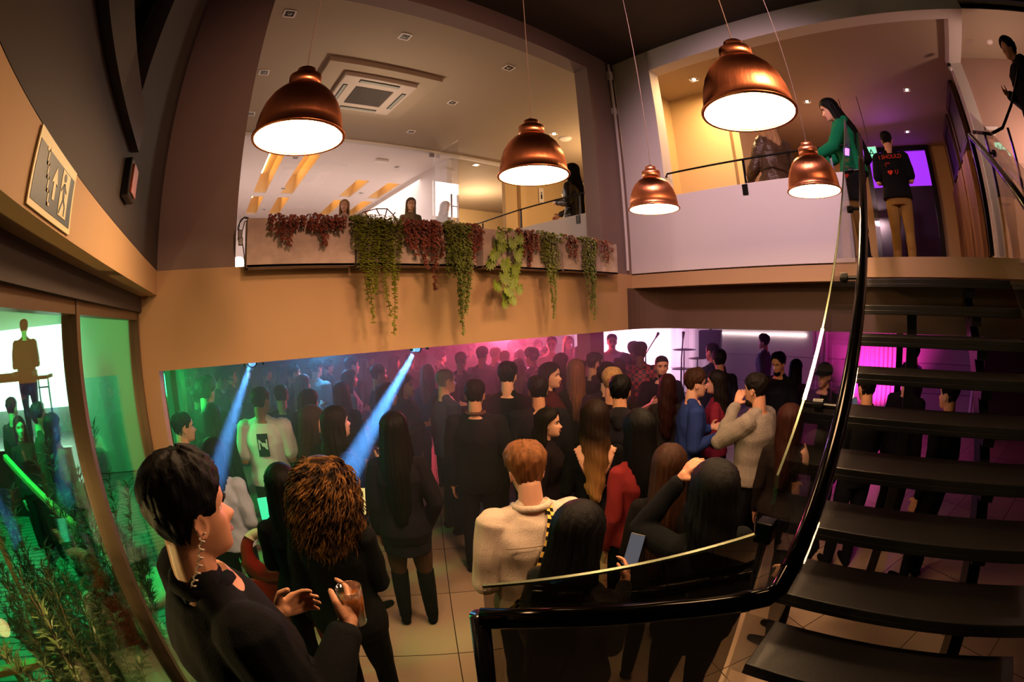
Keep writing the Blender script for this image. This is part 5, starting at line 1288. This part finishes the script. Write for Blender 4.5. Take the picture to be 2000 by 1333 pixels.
person('bearded man in a grey wool sweater with his hand at his mouth', 1482, 728, 1.80, -62, vox=.006, hair=('short', dict(thick=.012, hi=.012, top=.006)), hcol='dark', tcol=mat('grey knit', '8f8276', .9, bump=.6, bscale=130), top='sweater', arms=('face', 'bent'), fat=.10, inf=.024, wr=.006, hp=.1, extra=lambda t, me, p: put('beard', G().ell(me['T'](Vector((0, .055, .02))), (.05, .045, .042), 16, 10), hairmat('dark'), t, smooth=True))
person('man in a blue shirt leaning in nose to nose with a dark-haired woman', 1347, 721, 1.74, 78, vox=.007, hair=QUIFF, hcol='brown', skin='fair', tcol='26376e', arms=('bent', 'bent'), lean=.08, inf=.02)
person('dark-haired woman face to face with the man in the blue shirt', 1400, 722, 1.72, -85, vox=.008, sex='f', hair=LGW, hcol='dark', skin='fair', tcol='7a2030', arms=('bent', 'bent'))
person('man with dark curly hair and beard in black looking down behind the grey sweater', 1524, 687, 1.76, -150, vox=.008, hair=('short', dict(thick=.022, top=.008, seed=4)), hcol='black', tcol='0e0e12', arms=('down', 'bent'), hp=.25, extra=lambda t, me, p: put('beard', G().ell(me['T'](Vector((0, .055, .02))), (.048, .043, .038), 16, 10), hairmat('black'), t, smooth=True))
# ---- left side under the green light
person('young man in black in sharp profile, lit blue, by the corner pier', 352, 804, 1.68, 80, vox=.007, hair=SHF, hcol='black', skin='fair', tcol='101416', arms=('down', 'bent'))
person('man in a black baseball cap with a white badge near the green glass', 387, 753, 1.74, 70, hair=SHF, tcol='12161a', extra=cap_hat('10141c', logo=True))
person('man in a dark cap looking down behind the first cap', 425, 720, 1.78, 100, hair=SHF, tcol='101216', hp=.3, extra=cap_hat('141414'))
person('dark-haired man behind the badge cap', 399, 737, 1.84, 40, hair=MESSY, hcol='black', tcol='14181c', face=False)
person('woman with long dark hair edged in green light, near the green glass', 410, 787, 1.70, 15, sex='f', hair=LG, hcol='black', tcol='101316', face=False)
person('dark-haired person in a pale patterned jacket by the red chair', 411, 854, 1.60, 20, sex='f', hair=BOB, hcol='black', tcol='aeb8cc', arms=('bent', 'bent'), face=False, inf=.03, wr=.008)
def patch_x(t, me, p):
    M_p = cloth('16241c'); g = G().prism([(-.05, 1.16), (.05, 1.16), (.05, 1.36), (-.05, 1.36)], .004, 'y', 0, -.152)
    o = put('back_print', g, M_p, t); text('N', .13, cloth('cfd8e0'), o, (0, -.155, 1.26), (R_(90), 0, 0), depth=.001)
person('man with cropped hair in a white T-shirt with a dark printed panel lettered N', 506, 754, 1.78, 12, vox=.007, hair=('short', dict(thick=.006, hi=.004)), hcol='black', skin='tan', top='tee', sleeve='short', tcol='cfd6d8', inf=.024, arms=('bent', 'bent'), hy=R_(-30), extra=patch_x, fat=.06)
person('man with a close haircut in black just behind the white T-shirt', 547, 750, 1.72, 8, hair=BUZZ, hcol='dark', skin='fair', tcol='101014', face=False)
person('man with trimmed beard in profile just under the beige beam', 571, 710, 1.76, 75, hair=SHF, hcol='black', skin='mid', tcol='14110f')
person('person with a brightly lit white headscarf', 590, 731, 1.66, 60, sex='f', hair=BOB, hcol='grey', tcol='c8c4c4', arms=('clap', 'clap'))
person('man in a backwards black cap and pale patterned shirt', 616, 702, 1.78, 45, hair=SHF, hcol='black', skin='fair', tcol='b8b4b4', extra=cap_hat('0e0e10', back=True, logo=True), face=False, top='tee', sleeve='short', fat=.08)
person('woman with dark hair and red-lit cheek behind the green-rimmed woman', 600, 759, 1.66, 55, sex='f', hair=('long', dict(L_=.2, seed=2)), hcol='black', tcol='141416')
person('woman with long brown hair rimmed in green light, in profile', 606, 791, 1.68, 70, vox=.006, sex='f', hair=LG2, hcol='brown', skin='fair', tcol='16140f')
person('woman with dark hair in a shiny blue wrap dress looking up', 655, 791, 1.72, 62, vox=.006, sex='f', hair=LGW, hcol='dark', skin='fair', tcol=mat('blue sequin cloth', '1c3c86', .3, .3, bump=.8, bscale=90), arms=('down', 'phone'), hp=-.1)
person('person with straight dark hair behind the blue wrap dress', 665, 745, 1.66, 10, sex='f', hair=LG, hcol='dark', tcol='161214', face=False)
person('woman with dark wavy hair and pale blouse in profile', 681, 721, 1.68, 75, sex='f', hair=LGW, hcol='dark', skin='fair', tcol='b8b8c8', arms=('bent', 'bent'))
person('laughing man at the fascia edge above the pale blouse', 685, 696, 1.80, 70, hair=SHF, hcol='black', skin='fair', tcol='1c1a1c')
person('man with white collar and face lit blue-white', 738, 711, 1.76, 80, hair=SHF, hcol='black', skin='fair', tcol='26324e')
person('woman with face caught in the blue beam', 754, 747, 1.66, 75, sex='f', hair=('long', dict(L_=.16)), hcol='black', skin='fair', tcol='26304a')
person('woman with straight dark hair in a black coat, half turned to the viewer', 790, 731, 1.70, 120, sex='f', hair=LG2, hcol='dark', skin='fair', tcol='121014', top='coat', arms=('bent', 'cross'))
person('woman with pale hair in a turquoise sequin top', 834, 711, 1.68, 25, sex='f', hair=('long', dict(L_=.18, seed=6)), hcol='grey', tcol=mat('turquoise sequins', '1c6f86', .25, .5, bump=1, bscale=110), face=False)
person('man with light cropped hair behind the off-shoulder woman', 868, 719, 1.78, 65, hair=BUZZ, hcol='grey', skin='fair', tcol='2c3c4c', face=False)
person('woman with long straight brown hair, bare shoulders and a beer', 878, 731, 1.66, -5, vox=.007, sex='f', hair=('long', dict(L_=.34, seed=21, wid=.095)), hcol='brown', skin='fair', tcol='0f0f11', cut=off_sh, cutname='os', neck=0, arms=('drink', 'bent'), face=False, extra=held('drink', -1))
person('tall man with neat dark hair in a black shirt, amid the crowd', 990, 705, 1.80, 12, vox=.008, hair=('short', dict(thick=.012)), hcol='black', skin='fair', tcol='0c0c10', arms=('bent', 'bent'), fat=.06, face=False)
person('broad man in a dark sweater with short dark hair and beard', 1050, 733, 1.75, -6, vox=.008, hair=('short', dict(thick=.014)), hcol='dark', skin='mid', tcol='14131a', fat=.16, arms=('bent', 'bent'), inf=.024, face=False)
person('man with cropped hair in black, lit violet, beside the blue shirt back', 899, 686, 1.74, 20, hair=BUZZ, hcol='brown', tcol='16121e', face=False)
person('man in a blue shirt with dark hair, seen from behind in violet light', 941, 676, 1.80, 20, hair=SHF, hcol='black', tcol='243258', face=False, skin='fair')
person('fair-haired man in a striped shirt beside the blue shirt back', 967, 678, 1.76, 40, hair=SHF, hcol='blond', skin='fair', tcol=checker('fine blue stripes', '6a7ab0', '1c2448', 60))
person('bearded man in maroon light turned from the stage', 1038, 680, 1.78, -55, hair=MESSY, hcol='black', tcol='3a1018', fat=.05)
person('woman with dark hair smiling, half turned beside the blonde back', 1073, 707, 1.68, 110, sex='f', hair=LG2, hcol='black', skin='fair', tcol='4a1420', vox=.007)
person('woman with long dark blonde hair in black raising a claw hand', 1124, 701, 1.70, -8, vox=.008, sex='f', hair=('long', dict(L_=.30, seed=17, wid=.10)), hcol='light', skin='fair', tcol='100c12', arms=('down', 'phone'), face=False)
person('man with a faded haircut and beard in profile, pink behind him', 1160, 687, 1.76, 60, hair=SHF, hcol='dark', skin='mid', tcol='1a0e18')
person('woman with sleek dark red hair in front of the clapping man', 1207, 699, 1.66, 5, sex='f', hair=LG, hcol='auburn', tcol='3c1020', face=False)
person('man with thinning dark hair in a black hoodie, back turned', 1211, 731, 1.78, 5, vox=.008, hair=('short', dict(thick=.010, hi=.0)), hcol='black', skin='mid', tcol='1a181c', top='hoodie', fat=.08, arms=('bent', 'phone'), face=False)
person('bald bearded man in a dark T-shirt facing the room', 1292, 693, 1.78, 170, hair=BALD, hcol='dark', skin='mid', tcol='16121c', top='tee', sleeve='short', fat=.08, arms=('cross', 'drink'), extra=lambda t, me, p: put('beard', G().ell(me['T'](Vector((0, .052, .02))), (.05, .044, .04), 16, 10), hairmat('black'), t, smooth=True))
person('woman with long wavy auburn hair in a ribbed grey top', 1304, 730, 1.66, 0, vox=.008, sex='f', hair=LGW, hcol='auburn', tcol='2a2424', face=False, arms=('bent', 'down'))
person('man with dark hair beside the tall bald man, seen from behind', 1405, 683, 1.78, -20, hair=('short', dict(thick=.018, top=.01)), hcol='black', tcol='191622', face=False)
person('tall bald man in a dark suit behind the dark-haired back', 1392, 668, 1.84, -50, hair=BALD, hcol='dark', skin='fair', tcol='2a2c44', top='coat')
person('dark man in a grey coat in profile below the glowing light strip', 1492, 653, 1.88, -80, hair=MESSY, hcol='dark', skin='fair', tcol='4a4656', top='coat', inf=.03, dist=8.2, z=0)
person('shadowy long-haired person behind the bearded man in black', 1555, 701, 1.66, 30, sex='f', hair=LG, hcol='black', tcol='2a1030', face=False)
person('dark-haired person whose back fills the gap beside the glass edge', 1545, 788, 1.64, 5, sex='f', hair=('long', dict(L_=.3, wave=.3, vol=.03)), hcol='auburn', tcol='1c1412', face=False)
person('man in a dark cap seen through the stair glass', 1612, 709, 1.76, -150, hair=SHF, hcol='black', tcol='0f0f12', extra=cap_hat('101012'))
person('woman in profile low behind the stair handrail', 1600, 840, 1.60, -75, sex='f', hair=LG, hcol='black', skin='fair', tcol='15131a', vox=.008)
# ---- seen between the treads
person('man with phone seen between the treads next to the magenta curtain', 1695, 726, 1.76, -30, hair=SHF, hcol='black', tcol='101014', arms=('down', 'phone'), extra=held('phone', 1), dist=3.9, z=0)
person('man in a dark knit cap seen between the treads', 1776, 707, 1.78, 30, hair=BUZZ, hcol='black', tcol='141018', extra=cap_hat('121014'), dist=4.6, z=0, face=False)
person('bearded man in profile with pale face seen between the treads', 1858, 738, 1.76, -60, hair=SHF, hcol='black', skin='fair', tcol='101014', dist=3.9, z=0)
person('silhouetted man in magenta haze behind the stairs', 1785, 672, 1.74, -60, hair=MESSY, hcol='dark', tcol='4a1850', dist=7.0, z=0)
# ---- stage edge
person('smiling man in a pale shirt clapping beside the pink pillar', 1195, 652, 1.80, 175, hair=SHF, hcol='dark', skin='fair', tcol='f0d8d8', arms=('clap', 'clap'), dist=6.9, z=.17, fat=.06, vox=.008)
CHK = checker('red and black plaid', '9c2430', '1c0c10', 22)
person('man in a red plaid shirt in front of the stage', 1250, 667, 1.80, 10, hair=('short', dict(thick=.014)), hcol='dark', skin='dark', tcol=CHK, dist=6.3, z=.0, fat=.08, face=False, arms=('drink', 'bent'), inf=.026)
person('dark-haired person just beside the plaid shirt', 1237, 668, 1.76, 30, hair=MESSY, hcol='dark', skin='dark', tcol='38141e', dist=7.0, z=.17)
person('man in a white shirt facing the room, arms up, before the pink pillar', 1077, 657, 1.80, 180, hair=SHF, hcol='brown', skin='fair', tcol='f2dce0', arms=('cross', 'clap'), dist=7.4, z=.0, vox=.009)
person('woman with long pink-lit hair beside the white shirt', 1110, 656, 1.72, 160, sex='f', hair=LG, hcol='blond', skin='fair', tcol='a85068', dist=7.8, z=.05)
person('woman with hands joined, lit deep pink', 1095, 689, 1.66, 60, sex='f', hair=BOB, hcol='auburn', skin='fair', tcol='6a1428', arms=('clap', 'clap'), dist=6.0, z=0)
# ---- packed rows at the back, heads just below the fascia
r = random.Random(11)
rows = [(450, 722, 100, 7.6), (478, 716, 80, 8.2), (520, 716, 60, 7.9), (548, 712, 50, 8.6), (640, 704, 70, 8.4), (706, 700, 40, 8.0), (722, 690, 60, 9.0), (770, 694, 70, 8.0), (800, 690, 20, 7.4), (826, 684, 30, 8.6), (860, 684, 60, 8.0),
        (884, 676, 10, 9.0), (920, 670, 30, 9.2), (1000, 666, 40, 8.8), (985, 684, 20, 6.9), (1014, 682, 10, 7.2), (1020, 664, 60, 9.4), (1050, 664, 150, 8.8), (1065, 676, 120, 7.6), (1012, 700, 15, 6.2), (1132, 702, 30, 5.8), (1130, 676, 20, 7.8), (1184, 710, 0, 5.0), (1222, 690, 20, 6.6), (1195, 716, 20, 4.9)]
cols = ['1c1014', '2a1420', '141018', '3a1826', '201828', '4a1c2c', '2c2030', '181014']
LB = ['closest to the green glass', 'second from the green glass', 'third from the green glass', 'beside the bearded man near the fascia', 'behind the backwards cap', 'beside the blue-lit face', 'high above the blue-lit face', 'inside the second blue beam', 'beyond the second blue beam', 'behind the turquoise sequins', 'behind the light cropped hair',
      'behind the cropped violet head', 'next to the blue shirt back', 'far behind the striped shirt', 'between the striped shirt and the neat dark hair', 'behind the neat dark hair', 'deep in the pink glow', 'beyond the white shirt facing the room', 'in front of the white shirt facing the room', 'beside the maroon-lit bearded man', 'next to the dark blonde back', 'next to the pink pillar', 'between the faded haircut and dark red hair', 'near the plaid shirt', 'below the clapping man']
for i, (px, py, tn, dd_) in enumerate(rows):
    f = i % 2; hh = r.uniform(1.62, 1.80); dist_ = dd_; z_ = max(-.0, 0)
    ee = ray(px, py); el = math.atan2(ee[2], math.hypot(ee[0], ee[1])); need = CAMZ + dist_ * math.tan(el)
    hh = min(1.9, max(1.55, need))
    kind = ['short', 'long'][f]
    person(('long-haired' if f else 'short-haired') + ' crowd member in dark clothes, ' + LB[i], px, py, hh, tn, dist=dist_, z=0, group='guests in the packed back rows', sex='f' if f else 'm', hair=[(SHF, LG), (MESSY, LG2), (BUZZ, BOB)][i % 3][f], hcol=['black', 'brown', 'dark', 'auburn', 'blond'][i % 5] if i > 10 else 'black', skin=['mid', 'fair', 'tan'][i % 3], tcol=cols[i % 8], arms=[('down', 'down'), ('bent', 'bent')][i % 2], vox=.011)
# ---- upstairs
person('woman with long black ponytail in a black leather jacket at the upper railing', 1116, 319, 1.68, -60, sex='f', vox=.007, hair=LGX, hcol='black', skin='fair', tcol=mat('black leather', '17130f', .3, bump=.3, bscale=40), top='coat', arms=('bent', 'rail'), dist=6.05, z=F2, inf=.024, wr=.006)
person('person in a shiny brown puffer jacket leaning over the white parapet', 1497, 232, 1.64, -35, sex='f', vox=.008, hair=BOB, hcol='blond', skin='fair', tcol=mat('shiny brown puffer', '4a3626', .3, bump=.8, bscale=26, stretch=(.6, .6, 3)), top='coat', arms=('rail', 'bent'), dist=4.62, z=F2, inf=.045, wr=.009, fat=.1)
person('woman with long black hair in a green hoodie leaning on the railing', 1632, 188, 1.66, -95, sex='f', vox=.006, hair=LGX, hcol='black', skin='fair', tcol='0c6a44', top='hoodie', arms=('rail', 'rail'), dist=4.36, z=F2, inf=.03, lean=.12, hp=.25, extra=held('drink', -1, (0, .02, .1)))
def should_x(t, me, p):
    M_r = cloth('c23a26'); y = -.168
    o = text('I SHOULD', .072, M_r, t, (.0, y, 1.36), (R_(90), 0, 0), 'back_lettering')
    for s_, sz, x, z in (('(**', .06, -.06, 1.27), ('U', .075, .05, 1.17), ('♥', .09, -.04, 1.17)):
        if s_ == '♥':
            pts = [(-.04 + .0028 * 16 * math.sin(a) ** 3 * .8, 1.17 + .0028 * (13 * math.cos(a) - 5 * math.cos(2 * a) - 2 * math.cos(3 * a) - math.cos(4 * a)) * .8) for a in [2 * math.pi * k / 28 for k in range(28)]]
            put('heart_print', G().prism(pts, .003, 'y', 0, y - .001), M_r, t)
        else: text(s_, sz, M_r, t, (x, y + (.012 if z < 1.0 else 0), z), (R_(90), 0, 0), 'back_lettering')
person('man in a black T-shirt with red lettering on the back and khaki trousers', 1727, 256, 1.78, 2, vox=.007, hair=SHF, hcol='black', skin='mid', top='tee', sleeve='short', tcol='0d0d10', bcol='8a6a35', arms=('bent', 'bent'), dist=5.8, z=F2, inf=.032, face=False, fat=.06, extra=should_x)
person('fair-haired woman smiling behind the planters in the white room', 673, 396, 1.62, 190, sex='f', hair=('long', dict(L_=.16)), hcol='blond', skin='fair', tcol='b89a90', dist=7.6, z=F2 + .05)
person('dark-haired woman in grey with a necklace in the white room', 802, 395, 1.64, 170, sex='f', hair=LG2, hcol='dark', skin='fair', tcol='3c3836', dist=7.7, z=F2 + .05, hp=.15)
person('dark figure in a hooded coat coming down the upper stairs', 1972, 98, 1.72, -120, hair=('short', dict(thick=.03, length=.02)), hcol='black', skin='mid', tcol='14161e', top='hoodie', arms=('down', 'bent'), dist=4.75, z=3.15, inf=.035, face=False)
# ---- terrace
person('silhouetted DJ standing on the platform before the glaring screen', 57, 662, 1.74, 0, at=(on(60, 735, y=6.9).x, 6.75, max(.4, on(60, 735, y=6.3).z - .95)), hair=SHF, hcol='black', tcol='101512', arms=('bent', 'bent'), vox=.012, fat=.12)
person('woman in dark clothes outside the window, face lit pinkish white', 34, 812, 1.62, 170, sex='f', hair=LG, hcol='black', skin='fair', tcol='121a16', vox=.010)
person('tall person in profile outside the window below the platform', 72, 788, 1.74, 95, hair=MESSY, hcol='dark', skin='fair', tcol='1c2c22', vox=.010)
person('person in a green-lit coat outside the window beside the mullion', 98, 806, 1.68, 60, sex='f', hair=LG, hcol='black', tcol='1e3a2a', vox=.011, face=False)
person('person far out on the terrace behind the others', 20, 775, 1.78, 40, dist=5.6, z=0, hair=SHF, hcol='black', tcol='16201a', vox=.011, face=False)

settle()



# ---------------------------------------------------------------- haze of the dance floor
m = bpy.data.materials.new('stage haze'); m.use_nodes = True; nt = m.node_tree; nt.nodes.clear()
o_ = nt.nodes.new('ShaderNodeOutputMaterial'); v_ = nt.nodes.new('ShaderNodeVolumeScatter'); v_.inputs['Density'].default_value = .06; v_.inputs['Anisotropy'].default_value = .35; v_.inputs['Color'].default_value = (1, 1, 1, 1)
nt.links.new(v_.outputs[0], o_.inputs['Volume'])
put('stage_haze', G().box(-.37, 9.8, 2.2, 13.9, .19, FB - .01), m, label='thin haze hanging in the dance room below the mezzanine', cat='haze', kind='stuff')
